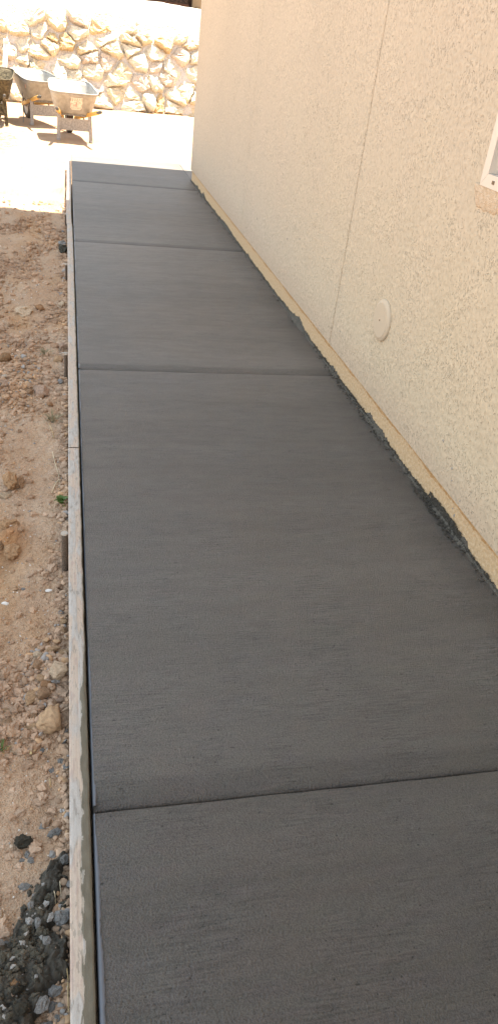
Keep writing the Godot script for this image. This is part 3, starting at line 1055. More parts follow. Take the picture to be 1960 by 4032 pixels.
func wall_top(a: float) -> float:
	return 1.70 + 0.04 * sin(a * 2.3) + 0.03 * sin(a * 7.1)

func build_stone_wall() -> void:
	var w := thing("stone_wall", "retaining wall of rough cream and orange limestone set in mortar", "stone wall")
	var r := RandomNumberGenerator.new()
	r.seed = 4242
	var seeds := PackedVector2Array()
	var row := 0
	var b := 0.10
	while b < 2.0:
		var a := -3.4 + r.randf() * 0.3
		while a < 4.6:
			seeds.append(Vector2(a + r.randf_range(-0.10, 0.10), b + r.randf_range(-0.125, 0.125)))
			a += r.randf_range(0.20, 0.56)
		b += 0.24
		row += 1
	var kinds := ["stone_a", "stone_a", "stone_b", "stone_c", "stone_d", "stone_d"]
	for i in seeds.size():
		var c := seeds[i]
		if c.y > wall_top(c.x) - 0.09: continue
		var poly := PackedVector2Array([c + Vector2(-0.6, -0.5), c + Vector2(0.6, -0.5), c + Vector2(0.6, 0.5), c + Vector2(-0.6, 0.5)])
		for k in seeds.size():
			if k == i or seeds[k].distance_squared_to(c) > 1.2: continue
			var n := (seeds[k] - c).normalized()
			poly = clip(poly, (c + seeds[k]) * 0.5 - n * r.randf_range(0.002, 0.022), n)
		poly = clip(poly, Vector2(0, -0.02), Vector2(0, -1))
		if poly.size() < 3: continue
		put("stone", stone_mesh(poly, c, r), M[kinds[r.randi() % kinds.size()]], w)
	# mortar bed behind the stones
	var st := begin(true)
	var n := 90
	for i in n:
		for j in 24:
			var q := []
			for o in [[0, 0], [1, 0], [1, 1], [0, 1]]:
				var pa := lerpf(-3.8, 4.8, float(i + o[0]) / n)
				var pb := lerpf(-0.15, wall_top(pa) + 0.04, float(j + o[1]) / 24)
				q.append(wall_point(pa, pb, 0.030 + n_fine.get_noise_2d(pa * 0.2, pb * 0.2) * 0.03))
			quad(st, q[0], q[1], q[2], q[3])
	put("mortar", done(st), M.mortar, w)
	# pale rendered slope that closes the top
	var vs := PackedVector3Array()
	var na := 70
	for j in 10:
		for i in na:
			var a := lerpf(-3.8, 4.8, float(i) / (na - 1))
			var p := wall_point(a, wall_top(a) + 0.03, 0.03)
			var t := minf(j / 8.0, 1.0)
			p += Vector3(0, 0.0, (-19.4 - p.z)) * t + Vector3(0, (1.711 - p.y) * t + n_mid.get_noise_2d(a * 0.2, t) * 0.03, 0)
			if j == 9: p = Vector3(p.x * 1.1, 1.66, -24.0)
			if j == 0: p = wall_point(a, wall_top(a) - 0.05, -0.05)
			vs.append(p)
	put("coping", sheet(na, 10, vs, PackedVector2Array(), PackedColorArray(), true), M.coping, w)

func build_upper_building() -> void:
	var b := thing("timber_building", "dark brown boarded building above the stone wall, behind the house corner", "building", Vector3(1.9, 1.70, -20.6))
	for i in 13:
		put("board", box_mesh(Vector3(-1.75 + 0.205 * i, 1.35, 0.0), Vector3(0.20, 2.7, 0.06), 0.008), M.dark_timber, b)
	put("base_board", box_mesh(Vector3(-0.62, 0.03, 0.05), Vector3(2.9, 0.09, 0.03), 0.006), M.red_timber, b)
	put("corner_post", box_mesh(Vector3(1.02, 1.35, 0.06), Vector3(0.24, 2.64, 0.14), 0.01), M.tan_timber, b)
	put("roof", box_mesh(Vector3(-0.4, 2.78, -0.6), Vector3(4.4, 0.14, 1.6), 0.02), M.roof, b)
	put("wall", box_mesh(Vector3(-0.35, 1.3, -0.6), Vector3(3.0, 2.75, 1.1), 0.0), M.dark_timber, b)


# ==================================================================== form boards and stakes
func form_board(called: String, label: String, z0: float, z1: float, dx: float, mat: Material, vflip: float) -> void:
	var o := thing(called, label, "form board", Vector3(0, 0, 0), 0.0, "form boards along the walkway")
	var n := int((z0 - z1) / 0.02) + 2
	# section, from the lower left up over the top to the lower right
	var sec := [[-0.0205, -0.138, 0.0], [-0.0205, -0.05, 0.02], [-0.0205, -0.003, 0.04], [-0.0195, -0.0008, 0.06], [-0.017, 0.0, 0.1], [-0.008, 0.0005, 0.33], [0.003, 0.0004, 0.6], [0.0115, 0.0, 0.82], [0.017, -0.0006, 0.95], [0.0187, -0.003, 0.98], [0.019, -0.05, 1.0], [0.019, -0.138, 1.0]]
	var vs := PackedVector3Array()
	var uv := PackedVector2Array()
	for j in n:
		var z := lerpf(z1, z0, float(j) / (n - 1))
		var bow := dx - 0.005 * exp(-pow((z + 6.4) / 0.7, 2.0))
		for k in sec.size():
			var q: Array = sec[k]
			var x: float = q[0] + bow
			var y: float = q[1]
			if k >= 8: x += n_fine.get_noise_2d(z * 0.5, k * 0.001) * 0.0011 - 0.0015 * clampf(n_mid.get_noise_2d(z * 1.5, 77.0) * 3.0 - 0.6, 0, 1)
			if k > 2 and k < 9: y += n_mid.get_noise_2d(z * 0.8, x * 6.0) * 0.0013
			vs.append(Vector3(x, y + 0.004, z))
			uv.append(Vector2(q[2], (z0 - z) / 3.2 + vflip))
	put("plank", sheet(sec.size(), n, vs, uv), mat, o)
	# the two sawn ends
	for e in [[z0, 1.0], [z1, -1.0]]:
		var st := begin()
		var q := [Vector3(-0.0205 + dx, -0.134, e[0]), Vector3(0.0188 + dx, -0.134, e[0]), Vector3(0.0186 + dx, 0.002, e[0]), Vector3(-0.0195 + dx, 0.002, e[0])]
		if e[1] > 0: quad(st, q[0], q[1], q[2], q[3])
		else: quad(st, q[3], q[2], q[1], q[0])
		put("end_grain", done(st), M.tan_timber, o)

func build_boards() -> void:
	form_board("form_board", "nearest cement-stained form board with a dark wet right edge", 0.62, -2.43, 0.0, M.board_near, 0.0)
	form_board("form_board", "middle form board, pale dry timber beyond the split board end", -2.436, -5.92, 0.0008, M.board_far, 0.2)
	form_board("form_board", "farthest form board, half in sunlight at the far end of the walkway", -5.926, -8.87, -0.0022, M.board_far, 0.55)

func stake(label: String, at: Vector3, top: float, rad: float, lean := 0.0, wire := false) -> void:
	var o := thing("stake", label, "stake", at, 0.0, "stakes holding the form boards")
	var st := begin(true)
	var h := top - at.y
	var path := []
	var radii := []
	for i in 12:
		var t := i / 11.0
		path.append(Vector3(lean * t + sin(t * 9.0) * 0.0008, -0.1 + (h + 0.1) * t, 0))
		radii.append(rad * (0.95 + 0.07 * sin(t * 21.0 + at.z)))
	tube(st, path, radii, 14)
	put("shaft", done(st), M.stake_wood, o)
	st = begin()
	lathe(st, [Vector2(rad * 1.02, -0.003), Vector2(rad, 0.001), Vector2(0.0001, 0.0016)], Vector3(lean, h, 0), Basis(), 16)
	put("cut_top", done(st), M.stake_top, o)
	if wire:
		st = begin(true)
		tube(st, [Vector3(-0.03, h - 0.006, -0.012), Vector3(-0.015, h + 0.004, -0.004), Vector3(0.0, h + 0.007, 0.003), Vector3(0.02, h + 0.008, 0.002)], [0.002], 6)
		put("tie_wire", done(st), M.wire, o)

func build_stakes() -> void:
	stake("round dark stake with pale cut top beside the nearest form board", Vector3(-0.0325, -0.165, -1.912), -0.008, 0.0108)
	stake("weathered stake tied with pale wire behind the pinkish stone", Vector3(-0.0300, -0.14, -3.36), -0.006, 0.0085, 0.0, true)
	stake("thin dark stake by the middle form board among small stones", Vector3(-0.0290, -0.12, -4.86), -0.006, 0.008, 0.0, true)
	stake("reddish brown stake near the sunlit end of the dirt", Vector3(-0.0335, -0.09, -6.28), -0.004, 0.008, 0.0, true)


# ==================================================================== wheelbarrows
func loop_at(t: float, n: int) -> Array:
	# t 0 bottom .. 1 rim: rounded rectangle that widens upwards; +z towards the handles
	var wx := lerpf(0.242, 0.325, pow(t, 0.85))
	var zr := lerpf(-0.03, 0.165, t)
	var zf := lerpf(-0.50, -0.80, pow(t, 0.8))
	var res := []
	for k in n:
		var a := TAU * k / n
		var e := 0.34
		var cx := signf(cos(a)) * pow(absf(cos(a)), e)
		var cz := signf(sin(a)) * pow(absf(sin(a)), e)
		var z := lerpf(zf, zr, (cz + 1.0) * 0.5)
		var narrow := lerpf(0.86, 1.0, (cz + 1.0) * 0.5)
		var y_rim := lerpf(0.675, 0.585, (cz + 1.0) * 0.5)
		res.append(Vector3(wx * cx * narrow, lerpf(0.328, y_rim, t), z))
	return res

func tray_mesh() -> ArrayMesh:
	var st := begin(true)
	var n := 44
	var levels := [0.0, 0.12, 0.35, 0.6, 0.85, 1.0]
	var outer := []
	var inner := []
	for t in levels:
		var l := loop_at(t, n)
		outer.append(l)
		var c := Vector3(0, 0, -0.28)
		var s := []
		for p in l:
			var d: Vector3 = (c - p)
			d.y = 0
			s.append(p + d.normalized() * 0.006 + Vector3(0, 0.006 if t < 0.05 else 0.0, 0))
		inner.append(s)
	for i in levels.size() - 1:
		for k in n:
			var k2 := (k + 1) % n
			quad(st, outer[i][k2], outer[i][k], outer[i + 1][k], outer[i + 1][k2])
			quad(st, inner[i][k], inner[i][k2], inner[i + 1][k2], inner[i + 1][k])
	var last := levels.size() - 1
	for k in n:
		var k2 := (k + 1) % n
		tri(st, Vector3(0, 0.322, -0.27), outer[0][k], outer[0][k2])
		tri(st, Vector3(0, 0.331, -0.27), inner[0][k2], inner[0][k])
		quad(st, outer[last][k2], outer[last][k], inner[last][k], inner[last][k2])
	return done(st)

func make_barrow(at: Vector3, turn: float, label: String, tray_mat: Material, metal: Material, sticker: int) -> void:
	var o := thing("wheelbarrow", label, "wheelbarrow", at, turn, "wheelbarrows parked in the sun before the stone wall")
	var tray := put("tray", tray_mesh(), tray_mat, o)
	var st := begin(true)
	tube(st, loop_at(1.0, 44), [0.0085], 8, true)
	put("rim", done(st), tray_mat, tray)
	for s in [-1.0, 1.0]:
		var a := Vector3(0.275 * s, 0.435, 0.60)
		var b := Vector3(0.085 * s, 0.20, -0.78)
		st = begin()
		bar(st, a.lerp(b, 0.09), b, 0.036, 0.046, 0.006)
		var hd := put("handle", done(st), M.handle_wood if tray_mat != M.crusted else metal, o)
		st = begin(true)
		tube(st, [a, a.lerp(b, 0.03), a.lerp(b, 0.10)], [0.019, 0.021, 0.020], 12)
		put("grip", done(st), M.rubber, hd)
		st = begin()
		var hip := a.lerp(b, 0.435) - Vector3(0, 0.02, 0)
		bar(st, hip + Vector3(0.008 * s, 0.012, 0), Vector3(hip.x + 0.024 * s, 0.0, hip.z + 0.035), 0.018, 0.048, 0.003)
		bar(st, Vector3(hip.x + 0.024 * s, 0.006, hip.z + 0.06), Vector3(hip.x + 0.024 * s, 0.006, hip.z - 0.05), 0.04, 0.012, 0.003)
		put("leg", done(st), metal, o)
		st = begin()
		bar(st, Vector3(0.15 * s, 0.27, -0.40), Vector3(0.20 * s, 0.49, -0.70), 0.02, 0.006, 0.001)
		bar(st, Vector3(hip.x + 0.01 * s, 0.12, hip.z + 0.01), Vector3(0.15 * s, 0.262, -0.30), 0.02, 0.006, 0.001)
		put("brace", done(st), metal, o)
	st = begin()
	bx(st, Vector3(0, 0.197, 0.012), Vector3(0.385, 0.140, 0.004), 0.001)
	bx(st, Vector3(0, 0.268, 0.004), Vector3(0.385, 0.006, 0.02), 0.001)
	put("cross_plate", done(st), metal, o)
	st = begin()
	bx(st, Vector3(0, 0.31, -0.10), Vector3(0.34, 0.028, 0.05), 0.003)
	put("tray_support", done(st), metal, o)
	put("tray_support", box_mesh(Vector3(0, 0.306, -0.42), Vector3(0.26, 0.036, 0.05), 0.003), metal, o)
	var wheel := sub("wheel", o)
	wheel.position = Vector3(0, 0.185, -0.76)
	var ax := Basis(Vector3(0, 0, 1), Vector3(1, 0, 0), Vector3(0, 1, 0))
	st = begin(true)
	var prof := []
	for k in 13:
		var a := PI * k / 12.0
		prof.append(Vector2(0.125 + 0.062 * pow(sin(a), 0.7), -0.048 * cos(a)))
	lathe(st, prof, Vector3.ZERO, ax, 32)
	put("tyre", done(st), M.tyre, wheel)
	st = begin()
	lathe(st, [Vector2(0.02, -0.05), Vector2(0.03, -0.03), Vector2(0.10, -0.022), Vector2(0.126, -0.036), Vector2(0.126, 0.036), Vector2(0.10, 0.022), Vector2(0.03, 0.03), Vector2(0.02, 0.05)], Vector3.ZERO, ax, 28)
	put("rim", done(st), metal, wheel)
	st = begin(true)
	tube(st, [Vector3(-0.09, 0, 0), Vector3(0.09, 0, 0)], [0.008], 8)
	put("axle", done(st), M.steel, wheel)
	if sticker == 1:
		# torn round-cornered label glued on the rear face
		var vs := PackedVector3Array()
		var uv := PackedVector2Array()
		var g := 9
		for j in g:
			for i in g:
				var u := float(i) / (g - 1)
				var v := float(j) / (g - 1)
				var s := Vector2(u * 2 - 1, v * 2 - 1)
				var lim := 1.0 - 0.10 * absf(sin(j * 2.3 + 1.0)) if absf(s.x) > 0.9 else 1.0
				var t := lerpf(0.20, 0.80, v)
				var wide := 0.082 * lim * (1.0 - 0.3 * pow(maxf(0.0, -s.y), 3.0))
				vs.append(Vector3(0.02 + s.x * wide, lerpf(0.328, 0.585, t), lerpf(-0.03, 0.165, t) + 0.0035))
				uv.append(Vector2(u, 1.0 - v))
		var sk := put("sticker", sheet(g, g, vs, uv, PackedColorArray(), true), M.sticker, tray)
		sk.set_meta("label", "torn pale label with faded red print")
	elif sticker == 2:
		st = begin()
		var l1 := loop_at(0.55, 44)
		var l2 := loop_at(0.75, 44)
		quad(st, l1[19] + Vector3(-0.004, 0, 0.002), l1[18] + Vector3(-0.004, 0, 0.003), l2[18] + Vector3(-0.004, 0, 0.003), l2[19] + Vector3(-0.004, 0, 0.002))
		put("sticker", done(st), M.pink_sticker, tray)

func build_barrows() -> void:
	make_barrow(Vector3(0.08, -0.152, -11.6), 0.09, "grey wheelbarrow with a torn label on its tray, nearest the walkway", M.tray_metal, M.steel, 1)
	make_barrow(Vector3(-0.335, -0.150, -12.95), 0.36, "grey wheelbarrow turned sideways behind the labelled one", M.tray_metal, M.steel, 2)
	make_barrow(Vector3(-1.075, -0.150, -12.5), -0.05, "dark cement-crusted wheelbarrow cut off by the left edge", M.crusted, M.crusted, 0)

func build_yard_things() -> void:
	var p := thing("rebar_rod", "thin grey rod standing upright between the crusted and grey wheelbarrows", "rod", Vector3(-0.66, -0.15, -13.1))
	var st := begin(true)
	tube(st, [Vector3(0, -0.1, 0), Vector3(0.002, 0.2, 0), Vector3(0, 0.46, 0)], [0.0065], 8)
	put("rod", done(st), M.steel, p)
	# two white pipes standing behind the crusted wheelbarrow
	for q in [[-1.12, 0.0, "straight white pipe standing behind the crusted wheelbarrow"], [-1.03, 0.10, "leaning white pipe standing beside the straight one behind the wheelbarrow"]]:
		var o := thing("white_pipe", q[2], "pipe", Vector3(q[0], -0.16, -14.2), 0.0, "white pipes behind the crusted wheelbarrow")
		st = begin(true)
		var ln: float = 1.02 if q[1] == 0.0 else 0.98
		tube(st, [Vector3(0, -0.05, 0), Vector3(q[1] * 0.5, ln * 0.5, -0.02), Vector3(q[1], ln, -0.05)], [0.036], 16)
		put("tube", done(st), M.pipe_white, o)
		st = begin(true)
		tube(st, [Vector3(q[1], ln - 0.01, -0.049), Vector3(q[1] * 1.02, ln + 0.03, -0.052), Vector3(q[1] * 1.02, ln + 0.05, -0.053)], [0.041, 0.041, 0.03], 16)
		put("end_cap", done(st), M.pipe_white, o)
	# straw heap at the left
	var mm := MultiMesh.new()
	mm.transform_format = MultiMesh.TRANSFORM_3D
	mm.use_colors = true
	mm.mesh = straw_blade()
	var n := 800
	mm.instance_count = n
	var r := RandomNumberGenerator.new()
	r.seed = 31
	for i in n:
		var d := sqrt(r.randf())
		var a := r.randf() * TAU
		var x := -1.02 + cos(a) * d * 0.42
		var z := -10.9 + sin(a) * d * 0.95
		var y := ground_height(x, z) + r.randf() * 0.09 * (1.0 - d)
		var b := Basis(Vector3.UP, r.randf() * TAU) * Basis(Vector3.RIGHT, r.randf_range(-0.4, 0.4))
		mm.set_instance_transform(i, Transform3D(b.scaled_local(Vector3.ONE * r.randf_range(0.6, 1.4)), Vector3(x, y, z)))
		var c := Color(0.72, 0.64, 0.44).lerp(Color(0.50, 0.44, 0.2), pow(r.randf(), 4.0))
		mm.set_instance_color(i, c)
	var s := MultiMeshInstance3D.new()
	s.name = numbered("straw_heap")
	s.multimesh = mm
	var sm := std(Color.WHITE, 0.8)
	sm.vertex_color_use_as_albedo = true
	s.material_override = sm
	add_child(s)
	tag(s, "loose yellow straw scattered on the sunlit ground at the left", "straw", "", "stuff")

func straw_blade() -> ArrayMesh:
	var st := begin()
	tube(st, [Vector3(-0.07, 0, 0), Vector3(0, 0.008, 0.004), Vector3(0.07, 0, 0)], [0.002, 0.0025, 0.0012], 4)
	return done(st)


# ==================================================================== stones in the dirt
func rock(label: String, x: float, z: float, w: float, d: float, mat: String, lift := 0.5, turn := 0.0, called := "rock", cat := "rock", tall := 0.62) -> void:
	var m: ArrayMesh
	var pick := rng.randi()
	if cat in ["dirt clod", "cement lump"]: m = lumps[pick % lumps.size()]
	elif w > 0.028: m = rocks_fine[pick % rocks_fine.size()]
	else: m = rocks_mid[pick % rocks_mid.size()]
	var o := put(called, m, M[mat])
	var h := minf(w, d) * tall
	o.position = Vector3(x, dirt_top(x, z) + h * 0.5 * minf(lift, 1.0) - 0.001, z)
	o.basis = Basis(Vector3.UP, turn).scaled_local(Vector3(w * 0.56, h * 0.56, d * 0.56)) * Basis(Vector3.UP, rng.randf() * 0.6)
	tag(o, label, cat, "loose stones and lumps in the dirt")

func build_rocks() -> void:
	# the heap by the board
	rock("largest tan rock, faceted, in the heap beside the form board", -0.067, -1.315, 0.066, 0.082, "rock_tan", 0.8, 0.1, "rock", "rock", 0.85)
	rock("pale pitted rock at the top of the heap against the form board", -0.052, -1.463, 0.050, 0.056, "rock_pale", 1.0, 0.7)
	rock("upright oblong tan rock on the left side of the heap", -0.114, -1.407, 0.032, 0.052, "rock_tan", 0.9, -0.4)
	rock("rounded dark brown rock directly above the largest rock", -0.088, -1.402, 0.036, 0.034, "rock_brown", 1.0)
	rock("small reddish oval rock between the pale pitted rock and the brown one", -0.080, -1.436, 0.027, 0.024, "rock_red", 1.2)
	rock("small speckled tan rock left of the pale pitted rock", -0.093, -1.466, 0.026, 0.025, "rock_tan", 1.0)
	rock("blunt brown rock above the oblong rock at the heap's left", -0.106, -1.499, 0.030, 0.030, "rock_brown", 0.9)
	rock("pale tan rock with a grey patch at the heap's upper end", -0.103, -1.545, 0.028, 0.026, "rock_pale", 0.9)
	rock("flat tan slab lying across the heap's upper end", -0.068, -1.565, 0.040, 0.022, "rock_tan", 0.9, 0.35)
	rock("thick tan slab wedged against the form board at the heap's upper end", -0.040, -1.556, 0.032, 0.024, "rock_tan", 1.2)
	rock("flat pinkish flake right of the round brown rock", -0.049, -1.390, 0.034, 0.020, "rock_pink", 1.0, -0.5)
	rock("small brown rock tucked under the pinkish flake", -0.060, -1.376, 0.020, 0.018, "rock_brown", 0.8)
	rock("low tan slab lying just left of the largest rock", -0.109, -1.306, 0.033, 0.020, "rock_tan", 0.6, 0.2)
	rock("narrow tan chip standing left of the largest rock", -0.108, -1.338, 0.016, 0.026, "rock_brown", 1.0)
	rock("flat pale stone lying alone beneath the heap beside a green tuft", -0.146, -1.243, 0.026, 0.018, "rock_pale", 0.4)
	rock("smooth half-buried tan stone at the left edge beside the heap", -0.179, -1.372, 0.030, 0.022, "rock_tan", 0.2)
	rock("smooth tan stone next to the half-buried one left of the heap", -0.154, -1.371, 0.026, 0.018, "rock_tan", 0.5)
	rock("cracked tan clod at the left edge below the smooth stones", -0.168, -1.323, 0.034, 0.034, "rock_brown", 0.3, 0.0, "clod", "dirt clod")
	rock("small grey stone between the upper heap rocks", -0.112, -1.520, 0.017, 0.015, "rock_grey", 0.8)
	# up along the board
	rock("round brown stone at the board just above the heap", -0.036, -1.648, 0.022, 0.022, "rock_brown", 0.8)
	rock("pale oval stone at the board above the round brown one", -0.038, -1.682, 0.021, 0.018, "rock_tan", 0.8)
	rock("small grey stone a hand above the heap near the board", -0.044, -1.721, 0.015, 0.018, "rock_grey", 0.7)
	rock("chalk-white flake lying on smooth dirt below the round stake", -0.080, -1.835, 0.022, 0.012, "white_bits", 0.4)
	rock("ragged white flake at the left edge above the heap", -0.204, -1.787, 0.022, 0.015, "white_bits", 0.4)
	rock("flat blue-grey chip on the dirt left of the white flake", -0.157, -1.848, 0.014, 0.012, "rock_grey", 0.5)
	rock("big orange-brown clod across from the crack in the board", -0.222, -2.425, 0.052, 0.080, "rock_orange", 1.0, 0.2, "clod", "dirt clod", 0.9)
	rock("smaller brown clod touching the right side of the orange clod", -0.194, -2.430, 0.030, 0.056, "rock_brown", 0.9, 0.0, "clod", "dirt clod", 0.9)
	rock("flat pale slab under the big orange clod", -0.240, -2.362, 0.044, 0.034, "rock_pale", 0.4, 0.0)
	rock("rough orange earth lump at the left edge above the dug hole", -0.216, -2.160, 0.056, 0.05, "rock_orange", 0.3, 0.3, "clod", "dirt clod", 0.6)
	rock("rough orange earth lump below the dug hole opposite the stake", -0.196, -2.035, 0.058, 0.066, "rock_orange", 0.2, 0.0, "clod", "dirt clod", 0.6)
	rock("fibrous bark scrap standing in the dug hole at the left edge", -0.236, -2.07, 0.014, 0.066, "bark", 1.0, 0.1, "bark_scrap", "bark")
	# the stony patch by the second stake
	rock("large angular pinkish stone in the stony patch left of the wired stake", -0.142, -3.205, 0.070, 0.088, "rock_pink", 0.7, 0.5)
	rock("flat brown stone leaning on the left of the pinkish stone", -0.190, -3.194, 0.034, 0.034, "rock_brown", 0.6)
	rock("rounded tan stone by the top of the wired stake", -0.071, -3.570, 0.043, 0.068, "rock_tan", 0.9)
	rock("grey stone at the foot of the wired stake", -0.056, -3.309, 0.026, 0.040, "rock_grey", 0.8)
	rock("brown oval stone below the pinkish stone", -0.098, -3.083, 0.024, 0.030, "rock_red", 0.7)
	rock("cream round stone at the left edge of the stony patch", -0.302, -3.330, 0.030, 0.040, "rock_cream", 0.8)
	rock("narrow cream stone in the middle of the stony patch", -0.221, -3.238, 0.022, 0.06, "rock_cream", 0.8)
	rock("wide brown stone at the lower left of the stony patch", -0.288, -3.235, 0.052, 0.05, "rock_pink", 0.5)
	rock("splintered bark lump at the left edge above the stony patch", -0.318, -3.555, 0.064, 0.066, "bark", 0.7, 0.5, "bark_scrap", "bark")
	rock("lumpy brown stone against the board above the rounded tan stone", -0.050, -3.724, 0.036, 0.062, "rock_pink", 0.8)
	rock("tilted brown brick-like stone out on the dirt near the thin stake", -0.178, -4.352, 0.050, 0.064, "rock_red", 0.8, 0.6)
	rock("pale crumbling clod left of the brick-like stone", -0.265, -4.299, 0.086, 0.12, "rock_pale", 0.3, 0.0, "clod", "dirt clod", 0.5)
	rock("grey-brown stone at the foot of the thin stake", -0.052, -4.416, 0.036, 0.07, "rock_pale", 0.8)
	rock("small grey stone beside the upper part of the thin stake", -0.055, -4.62, 0.028, 0.06, "rock_grey", 0.8)
	rock("dark grey mound of dried cement against the middle board", -0.056, -5.574, 0.055, 0.13, "cement_wet", 0.7, 0.0, "cement_lump", "cement lump", 0.8)
	rock("lighter cement lump on top of the dark mound by the board", -0.062, -5.70, 0.05, 0.08, "cement_dry", 0.9, 0.0, "cement_lump", "cement lump", 0.7)
	rock("small dark stone by the reddish stake at the far dirt", -0.056, -6.172, 0.024, 0.06, "rock_grey", 0.8)
	# grey cement droppings below the heap
	var grey := "cement_lump"
	rock("pale grey cement dropping right of the largest rock's foot", -0.037, -1.288, 0.017, 0.021, "cement_light", 0.5, 0.0, grey, "cement lump", 0.5)
	rock("flat grey cement dropping below the largest rock near the board", -0.038, -1.264, 0.019, 0.016, "cement_dry", 0.4, 0.0, grey, "cement lump", 0.5)
	rock("small grey cement dropping beside the yellow splinters", -0.085, -1.241, 0.011, 0.012, "cement_dry", 0.6, 0.0, grey, "cement lump", 0.6)
	rock("forked grey cement dropping a hand below the yellow splinters", -0.065, -1.179, 0.012, 0.017, "cement_light", 0.6, 0.3, grey, "cement lump", 0.6)
	rock("grey cement dropping near the board, upper of a touching pair", -0.041, -1.193, 0.015, 0.015, "cement_dry", 0.6, 0.0, grey, "cement lump", 0.6)
	rock("grey cement dropping at the board, lower of a touching pair", -0.031, -1.175, 0.015, 0.013, "cement_light", 0.6, 0.0, grey, "cement lump", 0.6)
	rock("light grey disc of cement lying alone left of the board", -0.076, -1.034, 0.021, 0.014, "cement_light", 0.5, 0.1, grey, "cement lump", 0.5)
	rock("grey knuckle of cement between the light disc and the board", -0.052, -1.008, 0.029, 0.017, "cement_dry", 0.8, 0.5, grey, "cement lump", 0.8)
	rock("dark olive wet lump alone on the dirt above the spill", -0.118, -0.995, 0.033, 0.025, "cement_wet", 1.0, 0.2, grey, "cement lump", 0.9)
	rock("pale cement finger under the dark olive lump", -0.108, -0.967, 0.010, 0.015, "cement_light", 0.8, 0.2, grey, "cement lump", 0.8)
	rock("pale cement finger at the end of the chain of droppings", -0.100, -0.951, 0.014, 0.011, "cement_light", 0.8, -0.4, grey, "cement lump", 0.8)
	rock("flattened pale crumb left of the chain of droppings", -0.118, -0.958, 0.011, 0.008, "cement_light", 0.5, 0.0, grey, "cement lump", 0.5)
	rock("star-shaped grey dropping left of the spill's upper half", -0.112, -0.898, 0.019, 0.014, "cement_light", 0.6, 0.0, grey, "cement lump", 0.6)
	rock("grey cement lump between the spill's top and the board", -0.033, -0.934, 0.016, 0.016, "cement_dry", 0.9, 0.0, grey, "cement lump", 0.9)
	rock("jagged light grey chunk at the board halfway down the spill", -0.040, -0.817, 0.026, 0.026, "cement_light", 0.9, 0.3, grey, "cement lump", 0.9)
	rock("tall pale pebble in the middle of the dark spill", -0.081, -0.808, 0.014, 0.020, "cement_light", 1.9, 0.0, grey, "cement lump", 0.9)
	rock("pale oblong pebble at the spill's right flank", -0.065, -0.769, 0.014, 0.016, "cement_light", 2.0, 0.3, grey, "cement lump", 0.9)
	rock("pale pebble at the spill's left flank", -0.095, -0.845, 0.013, 0.017, "cement_light", 1.7, 0.0, grey, "cement lump", 0.9)
	rock("light angular chunk between the lower spill and the board", -0.049, -0.689, 0.023, 0.017, "cement_light", 1.6, 0.4, grey, "cement lump", 0.9)
	rock("long pointed light chunk at the foot of the spill", -0.071, -0.664, 0.020, 0.026, "cement_light", 1.2, -0.7, grey, "cement lump", 0.9)
	rock("beige-grey chunk right of the long pointed chunk", -0.053, -0.664, 0.015, 0.015, "cement_dry", 1.0, 0.0, grey, "cement lump", 0.9)
	rock("light chunk cut by the bottom edge under the spill", -0.064, -0.640, 0.024, 0.010, "cement_light", 1.0, 0.0, grey, "cement lump", 0.9)
	rock("small light chunk at the bottom edge next to the board", -0.044, -0.645, 0.011, 0.012, "cement_light", 1.0, 0.4, grey, "cement lump", 0.9)
	rock("bright orange-brown stone in the lower left of the spill", -0.121, -0.705, 0.019, 0.014, "rock_orange", 1.8, 0.0)
	rock("dark wet lump beneath the orange-brown stone", -0.114, -0.691, 0.019, 0.012, "cement_wet", 1.8, 0.0, grey, "cement lump", 0.9)
	rock("large dark wet lump at the bottom left of the spill", -0.103, -0.652, 0.026, 0.018, "cement_wet", 1.6, 0.0, grey, "cement lump", 0.9)
	rock("flat light chip at the left edge, upper of two by the spill", -0.144, -0.792, 0.016, 0.008, "cement_light", 1.0, 0.0, grey, "cement lump", 0.6)
	rock("light chunk at the left edge, lower of two by the spill", -0.147, -0.777, 0.012, 0.014, "cement_light", 1.4, 0.0, grey, "cement lump", 0.9)

const SPILL := [-0.030, -0.955, -0.062, -0.945, -0.088, -0.905, -0.098, -0.862, -0.122, -0.822, -0.152, -0.785, -0.21, -0.76, -0.22, -0.56, -0.10, -0.58, -0.075, -0.655, -0.055, -0.69, -0.028, -0.712, -0.026, -0.765, -0.055, -0.805, -0.052, -0.85, -0.040, -0.885, -0.032, -0.905]
var spill_outline := PackedVector2Array()

func spill_cover(p: Vector2) -> float:
	if spill_outline.is_empty():
		for k in range(0, SPILL.size(), 2): spill_outline.append(Vector2(SPILL[k], SPILL[k + 1]))
	if p.x < -0.25 or p.x > -0.015 or p.y < -1.0 or p.y > -0.53: return 0.0
	var d := 1.0
	for k in spill_outline.size():
		d = minf(d, p.distance_to(Geometry2D.get_closest_point_to_segment(p, spill_outline[k], spill_outline[(k + 1) % spill_outline.size()])))
	if not Geometry2D.is_point_in_polygon(p, spill_outline): d = -d
	d += n_fine.get_noise_2d(p.x * 0.8, p.y * 0.8) * 0.014
	return smoothstep(-0.004, 0.010, d)

func dirt_top(x: float, z: float) -> float:
	# the dirt, or the spilled concrete where it lies on it
	var p := Vector2(x, z)
	var m := spill_cover(p)
	var g := ground_height(x, z)
	if m <= 0.0: return g
	var wx := x + n_fine.get_noise_2d(x, z) * 0.008
	var wz := z + n_fine.get_noise_2d(x + 5.0, z) * 0.008
	var c1 := clampf((n_cell.get_noise_2d(wx * 0.75, wz * 0.75) + 1.0), 0, 1)
	var c2 := clampf((n_cell.get_noise_2d(wx * 1.9 + 9.0, wz * 1.9) + 1.0), 0, 1)
	return g + m * (0.003 + 0.020 * (1.0 - c1 * c1 * 1.3) + 0.009 * (1.0 - c2) + n_mid.get_noise_2d(x * 2.0, z * 2.0) * 0.016 + n_fine.get_noise_2d(x * 3.0, z * 3.0) * 0.002)

